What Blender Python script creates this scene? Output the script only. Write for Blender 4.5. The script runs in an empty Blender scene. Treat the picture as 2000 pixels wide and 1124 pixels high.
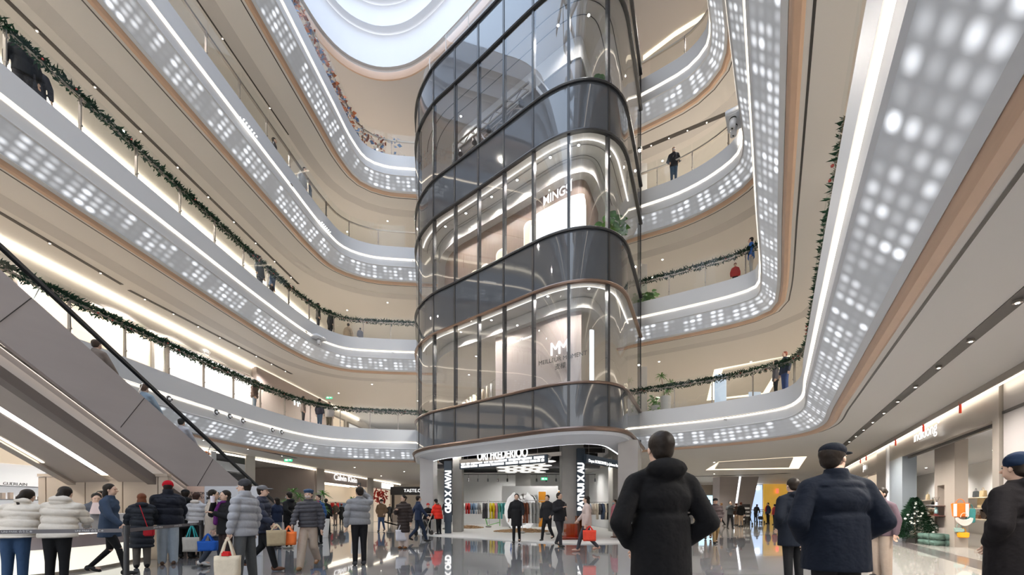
import bpy, bmesh, math, random
from mathutils import Vector, Matrix
random.seed(7)
S = bpy.context.scene
COL = S.collection
PI = math.pi
F = 790.0; HZ = 994.0; CZ = 1.25

# ---------------------------------------------------------------- camera, world, exposure
cam = bpy.data.cameras.new('camera'); camo = bpy.data.objects.new('camera', cam); COL.objects.link(camo)
camo.location = (0, 0, CZ); camo.rotation_euler = (PI/2, 0, 0)
cam.sensor_width = 36; cam.lens = F/2000*36; cam.shift_y = (HZ-562)/2000; cam.clip_start = .05; cam.clip_end = 300
S.camera = camo
w = bpy.data.worlds.new('world'); S.world = w; w.use_nodes = True
wn = w.node_tree.nodes; wl = w.node_tree.links
bg = wn['Background']
tc = wn.new('ShaderNodeTexCoord'); sp = wn.new('ShaderNodeSeparateXYZ'); cr = wn.new('ShaderNodeValToRGB')
wl.new(tc.outputs['Generated'], sp.inputs[0]); wl.new(sp.outputs['Z'], cr.inputs[0]); wl.new(cr.outputs[0], bg.inputs[0])
e = cr.color_ramp.elements
e[0].position = 0.0; e[0].color = (.80, .78, .76, 1); e[1].position = .8; e[1].color = (1.0, 1.25, 1.62, 1)
m_ = e.new(.45); m_.color = (.80, .86, .95, 1)
bg.inputs[1].default_value = 1.9
S.view_settings.view_transform = 'Standard'; S.view_settings.look = 'None'
S.view_settings.gamma = 1; S.view_settings.use_curve_mapping = False
S.view_settings.exposure = 0.52
S.cycles.max_bounces = 7; S.cycles.diffuse_bounces = 4; S.cycles.glossy_bounces = 4
S.cycles.transparent_max_bounces = 24; S.cycles.sample_clamp_indirect = 4.0
S.cycles.use_denoising = True; S.cycles.caustics_reflective = False; S.cycles.caustics_refractive = False

# ---------------------------------------------------------------- materials
def mat(name, col, rough=.5, metal=0, emit=None, es=0, spec=.5, noise=None, bump=None, coat=0):
    m = bpy.data.materials.new(name); m.use_nodes = True
    n = m.node_tree.nodes; l = m.node_tree.links; b = n['Principled BSDF']
    b.inputs['Base Color'].default_value = (*col, 1); b.inputs['Roughness'].default_value = rough
    b.inputs['Metallic'].default_value = metal; b.inputs['Specular IOR Level'].default_value = spec
    b.inputs['Coat Weight'].default_value = coat
    if emit: b.inputs['Emission Color'].default_value = (*emit, 1); b.inputs['Emission Strength'].default_value = es
    if noise:      # (scale, amount[, stretch])
        t = n.new('ShaderNodeTexCoord'); mp = n.new('ShaderNodeMapping'); nz = n.new('ShaderNodeTexNoise')
        nz.inputs['Scale'].default_value = noise[0]; nz.inputs['Detail'].default_value = 4
        if len(noise) > 2: mp.inputs['Scale'].default_value = noise[2]
        mx = n.new('ShaderNodeMix'); mx.data_type = 'RGBA'
        k = noise[1]
        mx.inputs[6].default_value = (*[c*(1-k) for c in col], 1); mx.inputs[7].default_value = (*[min(1, c*(1+k)) for c in col], 1)
        l.new(t.outputs['Object'], mp.inputs[0]); l.new(mp.outputs[0], nz.inputs['Vector']); l.new(nz.outputs[0], mx.inputs[0]); l.new(mx.outputs[2], b.inputs['Base Color'])
    if bump:       # ('wave', scale, strength) or ('noise', ...)
        t = n.new('ShaderNodeTexCoord'); bp = n.new('ShaderNodeBump'); bp.inputs['Strength'].default_value = bump[2]; bp.inputs['Distance'].default_value = .03
        if bump[0] == 'wave':
            x = n.new('ShaderNodeTexWave'); x.bands_direction = 'Z'; x.wave_profile = 'SIN'; x.inputs['Scale'].default_value = bump[1]; x.inputs['Distortion'].default_value = 1.2; x.inputs['Detail Scale'].default_value = .6
        else:
            x = n.new('ShaderNodeTexNoise'); x.inputs['Scale'].default_value = bump[1]
        l.new(t.outputs['Object'], x.inputs['Vector']); l.new(x.outputs[0 if bump[0] == 'noise' else 1], bp.inputs['Height']); l.new(bp.outputs[0], b.inputs['Normal'])
    return m
def emis(name, col, s):
    m = bpy.data.materials.new(name); m.use_nodes = True; n = m.node_tree.nodes; n.clear()
    o = n.new('ShaderNodeOutputMaterial'); e = n.new('ShaderNodeEmission'); e.inputs[0].default_value = (*col, 1); e.inputs[1].default_value = s
    m.node_tree.links.new(e.outputs[0], o.inputs[0]); return m
def glass(name, tint, refl=.06, boost=1.0, rough=0.0):
    m = bpy.data.materials.new(name); m.use_nodes = True; n = m.node_tree.nodes; l = m.node_tree.links; n.clear()
    o = n.new('ShaderNodeOutputMaterial'); t = n.new('ShaderNodeBsdfTransparent'); g = n.new('ShaderNodeBsdfGlossy'); x = n.new('ShaderNodeMixShader')
    f = n.new('ShaderNodeLayerWeight'); f.inputs['Blend'].default_value = .35
    mr = n.new('ShaderNodeMapRange'); mr.inputs['To Min'].default_value = refl; mr.inputs['To Max'].default_value = min(1, .75*boost)
    pw = n.new('ShaderNodeMath'); pw.operation = 'POWER'; pw.inputs[1].default_value = 2.2
    t.inputs[0].default_value = (*tint, 1); g.inputs['Roughness'].default_value = rough; g.inputs[0].default_value = (.95, .97, 1, 1)
    l.new(f.outputs['Facing'], pw.inputs[0]); l.new(pw.outputs[0], mr.inputs[0]); l.new(mr.outputs[0], x.inputs[0])
    l.new(t.outputs[0], x.inputs[1]); l.new(g.outputs[0], x.inputs[2]); l.new(x.outputs[0], o.inputs[0]); return m
M = {}
M['white'] = mat('white_panel', (.70, .715, .74), .45)
M['riser'] = mat('white_plaster', (.80, .82, .86), .5)
M['cream'] = mat('cream_ceiling', (.74, .72, .69), .55, noise=(.25, .03))
M['creamtop'] = mat('taupe_ceiling', (.60, .56, .53), .55)
M['wall'] = mat('cream_wall', (.76, .72, .67), .5)
M['wood'] = mat('bronze_wood', (.60, .41, .29), .35, noise=(2.5, .12, (1, 1, 14)))
M['dark'] = mat('dark_slot', (.025, .022, .02), .5)
M['black'] = mat('black_metal', (.018, .02, .024), .35, spec=.6)
M['bronze'] = mat('bronze_metal', (.20, .14, .11), .3, metal=.7)
M['steel'] = mat('brushed_steel', (.42, .38, .34), .32, metal=.6)
M['chrome'] = mat('chrome', (.7, .7, .72), .15, metal=1)
M['ufloor'] = mat('upper_floor_stone', (.66, .60, .53), .3)
M['cove'] = emis('cove_light', (1, .87, .70), 3.7)
M['cove2'] = emis('cornice_light', (1, .88, .70), 2.6)
M['cool'] = emis('cool_light', (.93, .97, 1), 3.2)
M['lamp'] = emis('lamp_disc', (1, .93, .8), 14)
M['letter'] = emis('lit_letter', (1, .98, .95), 1.25)
M['letterd'] = mat('dark_letter', (.06, .055, .05), .5)
M['rail'] = glass('balustrade_glass', (.93, .95, .94), .025, .5)
M['edge'] = mat('glass_edge', (.10, .22, .19), .1)
M['vision'] = glass('vision_glass', (.84, .86, .88), .055, .8)
M['clear'] = glass('clear_glass', (.92, .94, .95), .03, .7)
M['spandrel'] = mat('grey_spandrel_glass', (.075, .085, .10), .04, spec=.7, coat=.3)
M['stone'] = mat('grey_marble', (.40, .39, .39), .25, noise=(1.2, .12, (1, 1, 1)))
M['clad'] = mat('taupe_metal_cladding', (.39, .36, .36), .38, metal=.12, noise=(1.3, .10, (.3, .3, 2)))
M['clad2'] = mat('light_taupe_cladding', (.42, .39, .38), .4, metal=.1, noise=(1.3, .08))
M['soffit'] = mat('brushed_soffit', (.36, .32, .29), .35, metal=.25, noise=(1.5, .1))
M['tan'] = mat('tan_wall', (.40, .33, .265), .55)
M['concrete'] = mat('concrete', (.36, .35, .33), .7, noise=(3, .12))
M['lconc'] = mat('light_concrete', (.62, .61, .59), .5, noise=(2, .05))
M['green'] = mat('needle_green', (.014, .042, .022), .9, spec=.1, noise=(6, .4))
M['band'] = mat('grey_soffit_band', (.56, .545, .53), .55)
M['flange'] = mat('dark_taupe_flange', (.13, .11, .10), .4)
M['paleshop'] = mat('pale_shop_wall', (.72, .68, .60), .5)
M['spot'] = emis('small_spot', (1, .96, .9), 4)
M['leaf'] = mat('leaf_green', (.10, .27, .05), .45, noise=(5, .3))
M['pot'] = mat('white_planter', (.72, .72, .72), .5)
M['brown'] = mat('brown_wood_wall', (.27, .19, .15), .45, noise=(3, .18, (5, 5, .6)))
M['taupe'] = mat('taupe_shop_wall', (.42, .36, .335), .6, noise=(2, .06))
M['shopwall'] = mat('shop_wall', (.80, .80, .80), .6)
M['shopgrey'] = mat('shop_steel_frame', (.29, .26, .23), .35, metal=.3, noise=(.8, .08))
M['blackceil'] = mat('exposed_black_ceiling', (.03, .03, .032), .7)
M['shelf'] = mat('shelf_board', (.78, .68, .55), .4)

def shopfront_mat():     # lit shop window
    m = mat('lit_shop_interior', (.66, .56, .45), .6, emit=(1, .82, .62), es=.34); return m
M['lit'] = shopfront_mat()
M['litw'] = mat('lit_shop_interior_white', (.68, .68, .67), .6, emit=(.97, .97, 1), es=.32)

def led_mat():
    m = bpy.data.materials.new('led_screen_mesh'); m.use_nodes = True; n = m.node_tree.nodes; l = m.node_tree.links; b = n['Principled BSDF']
    b.inputs['Base Color'].default_value = (.44, .46, .49, 1); b.inputs['Roughness'].default_value = .35; b.inputs['Metallic'].default_value = .3
    uv = n.new('ShaderNodeUVMap'); mp = n.new('ShaderNodeMapping'); mp.inputs['Scale'].default_value = (3.6, 4, 1)
    l.new(uv.outputs[0], mp.inputs[0])
    fl = n.new('ShaderNodeVectorMath'); fl.operation = 'FLOOR'; fr = n.new('ShaderNodeVectorMath'); fr.operation = 'FRACTION'
    l.new(mp.outputs[0], fl.inputs[0]); l.new(mp.outputs[0], fr.inputs[0])
    wnz = n.new('ShaderNodeTexWhiteNoise'); wnz.noise_dimensions = '2D'; l.new(fl.outputs[0], wnz.inputs['Vector'])
    sub = n.new('ShaderNodeVectorMath'); sub.operation = 'SUBTRACT'; sub.inputs[1].default_value = (.5, .5, 0); l.new(fr.outputs[0], sub.inputs[0])
    ml = n.new('ShaderNodeVectorMath'); ml.operation = 'MULTIPLY'; ml.inputs[1].default_value = (1, 1, 0); l.new(sub.outputs[0], ml.inputs[0])
    ln = n.new('ShaderNodeVectorMath'); ln.operation = 'LENGTH'; l.new(ml.outputs[0], ln.inputs[0])
    dot = n.new('ShaderNodeMapRange'); dot.interpolation_type = 'SMOOTHSTEP'
    for i, v in (('From Min', .60), ('From Max', .0), ('To Min', 0), ('To Max', 1)): dot.inputs[i].default_value = v
    l.new(ln.outputs['Value'], dot.inputs[0])
    nz = n.new('ShaderNodeTexNoise'); nz.noise_dimensions = '2D'; nz.inputs['Scale'].default_value = .42; nz.inputs['Detail'].default_value = 1.5
    cl = n.new('ShaderNodeVectorMath'); cl.operation = 'MULTIPLY'; cl.inputs[1].default_value = (1, .35, 1); l.new(fl.outputs[0], cl.inputs[0]); l.new(cl.outputs[0], nz.inputs['Vector'])
    th = n.new('ShaderNodeMapRange'); th.interpolation_type = 'SMOOTHSTEP'
    for i, v in (('From Min', .36), ('From Max', .64), ('To Min', .05), ('To Max', 1)): th.inputs[i].default_value = v
    l.new(nz.outputs[0], th.inputs[0])
    wr = n.new('ShaderNodeMapRange'); wr.inputs['To Min'].default_value = .12; l.new(wnz.outputs['Value'], wr.inputs[0])
    a = n.new('ShaderNodeMath'); a.operation = 'MULTIPLY'; l.new(dot.outputs[0], a.inputs[0]); l.new(th.outputs[0], a.inputs[1])
    c = n.new('ShaderNodeMath'); c.operation = 'MULTIPLY'; l.new(a.outputs[0], c.inputs[0]); l.new(wr.outputs[0], c.inputs[1])
    d = n.new('ShaderNodeMath'); d.operation = 'MULTIPLY_ADD'; d.inputs[1].default_value = 1.05; d.inputs[2].default_value = .10; l.new(c.outputs[0], d.inputs[0])
    b.inputs['Emission Color'].default_value = (.92, .95, 1, 1); l.new(d.outputs[0], b.inputs['Emission Strength'])
    return m
M['led'] = led_mat()

def floor_mat():
    m = bpy.data.materials.new('polished_terrazzo'); m.use_nodes = True; n = m.node_tree.nodes; l = m.node_tree.links; b = n['Principled BSDF']
    t = n.new('ShaderNodeTexCoord')
    v = n.new('ShaderNodeTexVoronoi'); v.inputs['Scale'].default_value = 38
    nz = n.new('ShaderNodeTexNoise'); nz.inputs['Scale'].default_value = .55; nz.inputs['Detail'].default_value = 6; nz.inputs['Distortion'].default_value = 1.4
    l.new(t.outputs['Object'], v.inputs['Vector']); l.new(t.outputs['Object'], nz.inputs['Vector'])
    r1 = n.new('ShaderNodeValToRGB'); l.new(nz.outputs[0], r1.inputs[0])
    r1.color_ramp.elements[0].position = .3; r1.color_ramp.elements[0].color = (.15, .155, .168, 1); r1.color_ramp.elements[1].position = .72; r1.color_ramp.elements[1].color = (.28, .28, .287, 1)
    mx = n.new('ShaderNodeMix'); mx.data_type = 'RGBA'; mx.blend_type = 'OVERLAY'; mx.inputs[0].default_value = .22
    l.new(r1.outputs[0], mx.inputs[6]); l.new(v.outputs['Color'], mx.inputs[7])
    l.new(mx.outputs[2], b.inputs['Base Color']); b.inputs['Roughness'].default_value = .05; b.inputs['Specular IOR Level'].default_value = .75
    b.inputs['Coat Weight'].default_value = .5; b.inputs['Coat Roughness'].default_value = .02
    return m
M['floor'] = floor_mat()
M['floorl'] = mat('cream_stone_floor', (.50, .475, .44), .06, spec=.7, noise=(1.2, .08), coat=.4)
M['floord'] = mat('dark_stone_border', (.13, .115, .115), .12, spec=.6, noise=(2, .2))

# ---------------------------------------------------------------- helpers
def tag(o, label=None, cat=None, group=None, kind=None):
    if label: o['label'] = label
    if cat: o['category'] = cat
    if group: o['group'] = group
    if kind: o['kind'] = kind
    return o
def empty(name, loc=(0, 0, 0), rz=0, label=None, cat=None, group=None):
    o = bpy.data.objects.new(name, None); COL.objects.link(o); o.location = loc; o.rotation_euler = (0, 0, rz); o.empty_display_size = .1
    return tag(o, label, cat, group)
def link(name, me, m, parent=None):
    o = bpy.data.objects.new(name, me); COL.objects.link(o)
    if m is not None and not me.materials:
        for k in (m if isinstance(m, (list, tuple)) else [m]): me.materials.append(k)
    if parent: o.parent = parent
    return o
def obj(name, bm, m, parent=None, smooth=False):
    bmesh.ops.recalc_face_normals(bm, faces=bm.faces) if False else None
    me = bpy.data.meshes.new(name); bm.to_mesh(me); bm.free()
    if smooth:
        for p in me.polygons: p.use_smooth = True
    return link(name, me, m, parent)
def struct(name, bm, m, parent=None, smooth=False):
    o = obj(name, bm, m, parent, smooth)
    if not parent: o['kind'] = 'structure'
    return o
def nb(): return bmesh.new()
def box(bm, x0, x1, y0, y1, z0, z1, mx=None, mi=0):
    vs = [bm.verts.new((x, y, z)) for z in (z0, z1) for x, y in ((x0, y0), (x1, y0), (x1, y1), (x0, y1))]
    if mx is not None:
        for v in vs: v.co = mx @ v.co
    for q in ((3, 2, 1, 0), (4, 5, 6, 7), (0, 1, 5, 4), (1, 2, 6, 5), (2, 3, 7, 6), (3, 0, 4, 7)):
        bm.faces.new([vs[i] for i in q]).material_index = mi
    return bm
def bev(bm, w=.01, seg=2):
    bmesh.ops.bevel(bm, geom=bm.edges[:], offset=w, segments=seg, affect='EDGES', clamp_overlap=True); return bm
def B(x0, x1, y0, y1, z0, z1, mx=None): return box(nb(), x0, x1, y0, y1, z0, z1, mx)
def bar(bm, a, b, w, h=None, up=(0, 0, 1)):     # a box beam from a to b
    a = Vector(a); b = Vector(b); d = b-a; L = d.length; d.normalize(); h = h or w
    s = d.cross(Vector(up));
    if s.length < 1e-4: s = d.cross(Vector((1, 0, 0)))
    s.normalize(); u = s.cross(d)
    mx = Matrix((( *s, ), (*d,), (*u,))).transposed().to_4x4(); mx.translation = a
    return box(bm, -w/2, w/2, 0, L, -h/2, h/2, mx)
def cyl(bm, a, b, r0, r1=None, n=10, cap=True):
    a = Vector(a); b = Vector(b); d = b-a; r1 = r0 if r1 is None else r1
    q = d.to_track_quat('Z', 'Y').to_matrix().to_4x4(); q.translation = (a+b)/2
    bmesh.ops.create_cone(bm, cap_ends=cap, segments=n, radius1=max(r0, 1e-4), radius2=max(r1, 1e-4), depth=max(d.length, 1e-4), matrix=q); return bm
def ell(bm, c, r, rot=None, sub=2):
    mx = Matrix.Translation(c) @ (rot.to_4x4() if rot else Matrix()) @ Matrix.Diagonal((*r, 1))
    bmesh.ops.create_icosphere(bm, subdivisions=sub, radius=1, matrix=mx); return bm
def prism(bm, poly, z0, z1):      # poly: list of (x,y)
    lo = [bm.verts.new((x, y, z0)) for x, y in poly]; hi = [bm.verts.new((x, y, z1)) for x, y in poly]
    bm.faces.new(lo[::-1]); bm.faces.new(hi); n = len(poly)
    for i in range(n): bm.faces.new((lo[i], lo[(i+1) % n], hi[(i+1) % n], hi[i]))
    return bm
def at(px, py, Y): return Vector(((px-1000)/F*Y, Y, CZ+(HZ-py)/F*Y))
def catmull(pts, step=.35):
    P = [Vector(p) for p in pts]; P = [2*P[0]-P[1]]+P+[2*P[-1]-P[-2]]; out = []
    for i in range(1, len(P)-2):
        a, b, c, d = P[i-1:i+3]; L = (c-b).length; n = max(1, int(L/step)); al = .5
        t0 = 0; t1 = t0+(b-a).length**al; t2 = t1+(c-b).length**al; t3 = t2+(d-c).length**al
        for k in range(n):
            t = t1+(t2-t1)*k/n
            A1 = a*((t1-t)/(t1-t0))+b*((t-t0)/(t1-t0)); A2 = b*((t2-t)/(t2-t1))+c*((t-t1)/(t2-t1)); A3 = c*((t3-t)/(t3-t2))+d*((t-t2)/(t3-t2))
            B1 = A1*((t2-t)/(t2-t0))+A2*((t-t0)/(t2-t0)); B2 = A2*((t3-t)/(t3-t1))+A3*((t-t1)/(t3-t1))
            out.append(B1*((t2-t)/(t2-t1))+B2*((t-t1)/(t2-t1)))
    out.append(P[-2].copy()); return out
class Path:
    def __init__(s, pts, side, smooth=True, step=.35):      # side +1: outward is to the left of travel
        s.p = catmull(pts, step) if smooth else [Vector(q) for q in pts]
        s.n = []; s.s = [0]
        for i in range(len(s.p)):
            a = s.p[max(0, i-1)]; b = s.p[min(len(s.p)-1, i+1)]; t = (b-a).normalized()
            s.n.append(Vector((-t.y, t.x))*side)
            if i: s.s.append(s.s[-1]+(s.p[i]-s.p[i-1]).length)
        s.L = s.s[-1]; s.side = side
    def off(s, d): return [p+n*d for p, n in zip(s.p, s.n)]
    def at(s, u, d=0):
        u = min(max(u, 0), s.L-1e-6)
        i = 0
        while s.s[i+1] < u: i += 1
        k = (u-s.s[i])/(s.s[i+1]-s.s[i]); p = s.p[i].lerp(s.p[i+1], k); n = s.n[i].lerp(s.n[i+1], k).normalized()
        return p+n*d, n
    def atpx(s, px, d=0, lo=0, hi=None):      # arc position seen at a column of the frame
        best = None; hi = hi or s.L; N = 900
        for k in range(N+1):
            u = lo+(hi-lo)*k/N; p, _ = s.at(u, d)
            if p.y <= .2: continue
            x = 1000+F*p.x/p.y; e = abs(x-px)
            if best is None or e < best[0]: best = (e, u)
        return best[1]
def sweep(bm, path, prof, u0=0, u1=None, closed=False, mats=None, uv=False):   # prof: (outward, z)
    idx = [i for i in range(len(path.p)) if path.s[i] >= u0-1e-6 and path.s[i] <= (u1 if u1 is not None else path.L)+1e-6]
    rows = []
    for i in idx:
        rows.append([bm.verts.new((*(path.p[i]+path.n[i]*d), z)) for d, z in prof])
    m = len(prof); sharp = []
    for j in range(m):
        a_, b_, c_ = Vector(prof[j-1]), Vector(prof[j]), Vector(prof[(j+1) % m])
        sharp.append((closed or 0 < j < m-1) and (b_-a_).angle(c_-b_, 0) > .6)
    uvl = bm.loops.layers.uv.verify() if uv else None
    for a, (r0, r1) in enumerate(zip(rows, rows[1:])):
        for j in range(m if closed else m-1):
            k = (j+1) % m
            vs = (r0[j], r1[j], r1[k], r0[k]) if path.side > 0 else (r0[j], r0[k], r1[k], r1[j])
            f = bm.faces.new(vs); f.smooth = True
            if sharp[j] or sharp[k]:
                for ed in f.edges:
                    for q, (c0, c1) in ((j, (r0[j], r1[j])), (k, (r0[k], r1[k]))):
                        if sharp[q] and c0 in ed.verts and c1 in ed.verts: ed.smooth = False
            if mats: f.material_index = mats[j]
            if uv:
                us = (path.s[idx[a]], path.s[idx[a+1]])
                q = [(us[0], 0), (us[1], 0), (us[1], 1), (us[0], 1)] if path.side > 0 else [(us[0], 0), (us[0], 1), (us[1], 1), (us[1], 0)]
                for lp, c in zip(f.loops, q): lp[uvl].uv = c
    if closed and rows:
        try: bm.faces.new(rows[0][::-1]); bm.faces.new(rows[-1])
        except Exception: pass
    return bm
def text(name, body, size, loc, along, m, parent=None, ext=.006, align='CENTER', up=(0, 0, 1), squeeze=1.0, shear=0, bold=0):
    c = bpy.data.curves.new(name, 'FONT'); c.body = body; c.size = size; c.extrude = ext; c.align_x = align; c.align_y = 'CENTER'; c.offset = bold; c.space_character = 1.0
    c.materials.append(m); o = bpy.data.objects.new(name, c); COL.objects.link(o)
    x = Vector(along).normalized(); u = Vector(up); z = x.cross(u).normalized(); u = z.cross(x)
    mx = Matrix((x*squeeze, u, z)).transposed().to_4x4(); mx.translation = loc
    bpy.context.view_layer.update(); me = bpy.data.meshes.new_from_object(o); bpy.data.objects.remove(o); c.materials.clear()
    o = link(name, me, m)
    if parent: o.parent = parent; mx = parent.matrix_basis.inverted() @ mx
    o.matrix_basis = mx; return o
def copy_tree(o, parent=None):
    c = o.copy(); COL.objects.link(c); c.parent = parent
    for ch in o.children: copy_tree(ch, c)
    return c
def ngon(name, pts, z, m, thick=0):
    bm = nb()
    if thick: prism(bm, pts, z, z+thick)
    else: bm.faces.new([bm.verts.new((x, y, z)) for x, y in pts])
    return struct(name, bm, m)
# ---------------------------------------------------------------- storey geometry
HL = {2: 3.75, 3: 9.0, 4: 14.25, 5: 19.5}                 # cove light height above the camera
LP = {2: [(-11.35, -8), (-11.35, 3), (-11.35, 12.9), (-11.31, 14.9), (-11.14, 17.5), (-10.58, 20.3), (-9.77, 21.62), (-8.3, 22.35), (-5.5, 22.85), (-4.2, 23.0)],
      3: [(-11.9, -8), (-11.4, 3), (-11.0, 12), (-10.76, 17.6), (-10.5, 20.4), (-10.15, 21.7), (-9.37, 22.65), (-8, 23.0), (-5.56, 23.25), (-4.2, 23.3)],
      4: [(-11.4, -8), (-10.7, 3), (-10.15, 12), (-9.78, 17.7), (-9.55, 20.6), (-9.18, 22.0), (-8.1, 22.8), (-5.56, 23.2), (-4.2, 23.3)],
      5: [(-10.3, -8), (-9.6, 3), (-8.85, 15.5), (-8.61, 19.38), (-8.46, 21.4), (-8.12, 22.5), (-7.3, 23.0), (-5.56, 23.24), (-4.2, 23.3)]}
RP = {2: [(-2.93, -6), (2.81, 2.98), (5.31, 6.83), (8.33, 11.44), (9.85, 13.8), (10.12, 14.95), (9.52, 15.93), (8.26, 17.12), (5.92, 18.63), (4.9, 19.3)],
      3: [(-4.34, -6), (4.14, 7.15), (6.89, 11.41), (9.45, 15.4), (9.88, 16.35), (9.4, 16.98), (7.69, 18.09), (6.07, 19.0), (4.9, 19.7)],
      4: [(-5.2, -6), (3.1, 6.9), (6.45, 11.96), (7.55, 13.58), (8.75, 15.35), (9.06, 16.2), (8.6, 17.2), (7.54, 18.25), (6.13, 19.05), (4.9, 19.7)],
      5: [(-6.5, -6), (1.5, 6.1), (7.35, 15.2), (7.95, 16.2), (8.2, 17.0), (7.8, 17.85), (7.01, 18.47), (6.19, 19.0), (4.9, 19.8)]}
A0 = .0575
def wl_(a, Y): return (a+A0*Y, Y)          # point on a line parallel to the left gallery
ST, CT = .5387, .8425
def wr_(p, Y): return ((p+Y*ST)/CT, Y)     # point on a line parallel to the right gallery
paths = {}
for k in HL:
    paths['L', k] = Path(LP[k], 1); paths['R', k] = Path(RP[k], -1)
M['cove3'] = M['cove']
WA = {1: -15.1, 2: -15.8, 3: -15.8, 4: -15.8, 5: -15.8}
word = {2: 'second', 3: 'third', 4: 'fourth', 5: 'fifth'}
tn = 0
for (sd, k), P in paths.items():
    zl = CZ+HL[k]; side = 'left' if sd == 'L' else 'right'; zt = zl+.68; zc = zl-1.0
    # white band above the light, set-back white band below it, thin lips
    struct(f'trim_{tn}', sweep(nb(), P, [(.35, zt), (-.06, zt), (-.06, zl+.03), (0, zl+.03)]), M['white']); tn += 1
    struct(f'trim_{tn}', sweep(nb(), P, [(.03, zl+.0), (-.02, zl+.0), (-.02, zl-.03), (.03, zl-.03)]), M['cove']); tn += 1
    struct(f'trim_{tn}', sweep(nb(), P, [(.02, zl-.03), (.0, zl-.09), (.04, zl-.36), (.0, zl-.38), (.0, zl-.41), (.05, zl-.42)]), M['white']); tn += 1
    o = obj('led_screen', sweep(nb(), P, [(.05, zl-.42), (.52, zl-.90)], uv=True), M['led'])
    tag(o, f'grey translucent light screen band with white dots under the {word[k]}-floor gallery edge, {side} side', 'led screen', 'dotted light screens along the gallery edges')
    struct(f'trim_{tn}', sweep(nb(), P, [(.52, zl-.90), (.50, zl-.93), (.60, zl-.97), (.62, zl-.94)]), M['white']); tn += 1
    struct(f'trim_{tn}', sweep(nb(), P, [(.60, zl-.90), (.62, zl-.99), (.68, zl-1.05), (.78, zl-1.06), (.84, zl-1.0)]), M['wood']); tn += 1
    struct(f'trim_{tn}', sweep(nb(), P, [(.93, zc-.004), (.975, zc-.004)]), M['dark']); tn += 1
    if k > 2: struct(f'trim_{tn}', sweep(nb(), P, [(1.9, zc-.003), (2.5, zc-.003)]), M['band']); tn += 1
    # slab: ceiling below, floor above
    ed = [tuple(v) for v in P.off(.80)]; ef = [tuple(v) for v in P.off(.0)]
    if sd == 'L':
        rest = [(-4.2, 46), wl_(WA[k-1]-.3, 46), wl_(WA[k-1]-.3, -8)]
        restf = [(-4.2, 46), wl_(-16.2, 46), wl_(-16.2, -8)]
    else:
        rest = [(4.95, 58), wr_(4.6, 58), wr_(4.6, -6)]; restf = rest
    ngon(f'ceiling_{side}_{k-1}', ed+rest, zc, M['cream'])
    ngon(f'floor_{side}_{k}', ef+restf, zt-.02, M['ufloor'])

# walls of the shop rows
SC = []
def wall_strip(name, p0, p1, z0, z1, m, th=.2, nrm=None):
    d = (Vector(p1)-Vector(p0)); n = Vector((-d.y, d.x)).normalized()*(nrm or 1)*th
    bm = nb(); prism(bm, [p0, p1, (p1[0]+n.x, p1[1]+n.y), (p0[0]+n.x, p0[1]+n.y)], z0, z1); return struct(name, bm, m)
for k in (2, 3, 4, 5):
    z0 = CZ+HL[k]+.68; z1 = CZ+HL[k]+4.25 if k < 5 else 26
    wall_strip(f'wall_left_{k}', wl_(WA[k], -8), wl_(WA[k], 46), z0, z1, M['wall'])
    wall_strip(f'wall_right_{k}', wr_(4.4, -6), wr_(4.4, 58), z0, z1, M['wall'], nrm=-1)
    wall_strip(f'wall_back_{k}', (-15, 46), (30, 46), z0, z1, M['wall'])
    a = WA[k]
    struct(f'trim_{tn}', prism(nb(), [wl_(a+.02, -8), wl_(a+.14, -8), wl_(a+.14, 36), wl_(a+.02, 36)], z1-.16, z1-.06), M['cove2']); tn += 1
    struct(f'trim_{tn}', prism(nb(), [wr_(4.38, -6), wr_(4.2, -6), wr_(4.2, 40), wr_(4.38, 40)], z1-.16, z1-.08), M['cove3']); tn += 1
# shop windows on the left galleries (lit openings with piers between)
for k in (2, 3, 4):
    z0 = CZ+HL[k]+.70; a = WA[k]
    Y = 2.0; i = 0
    while Y < 38:
        wd = (5.2, 3.6, 4.4, 5.8)[i % 4]
        m = (M['lit'] if i % 3 else M['litw']) if k == 2 else M['paleshop']
        if k == 2 and 21.5 < Y+wd/2 < 27: m = M['taupe']
        o = empty('shop_window', (*wl_(a, Y), z0), 0, f'lit shop window number {i+1} from the front on the {word[k]}-floor left gallery', 'shop window', 'lit shop windows on the left galleries')
        bm = nb(); prism(bm, [wl_(.03, 0), wl_(.05, 0), (wl_(.05, wd)[0], wd), (wl_(.03, wd)[0], wd)], 0, 2.75); p = obj('window_display', bm, m, o)
        bm = nb()
        for yy in (0, wd): box(bm, .03+A0*yy, .12+A0*yy, yy-.06, yy+.06, 0, 2.85)
        prism(bm, [wl_(.03, 0), wl_(.12, 0), (wl_(.12, wd)[0], wd), (wl_(.03, wd)[0], wd)], 2.75, 2.85)
        obj('window_frame', bm, M['steel'], o)
        Y += wd+.7; i += 1

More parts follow.
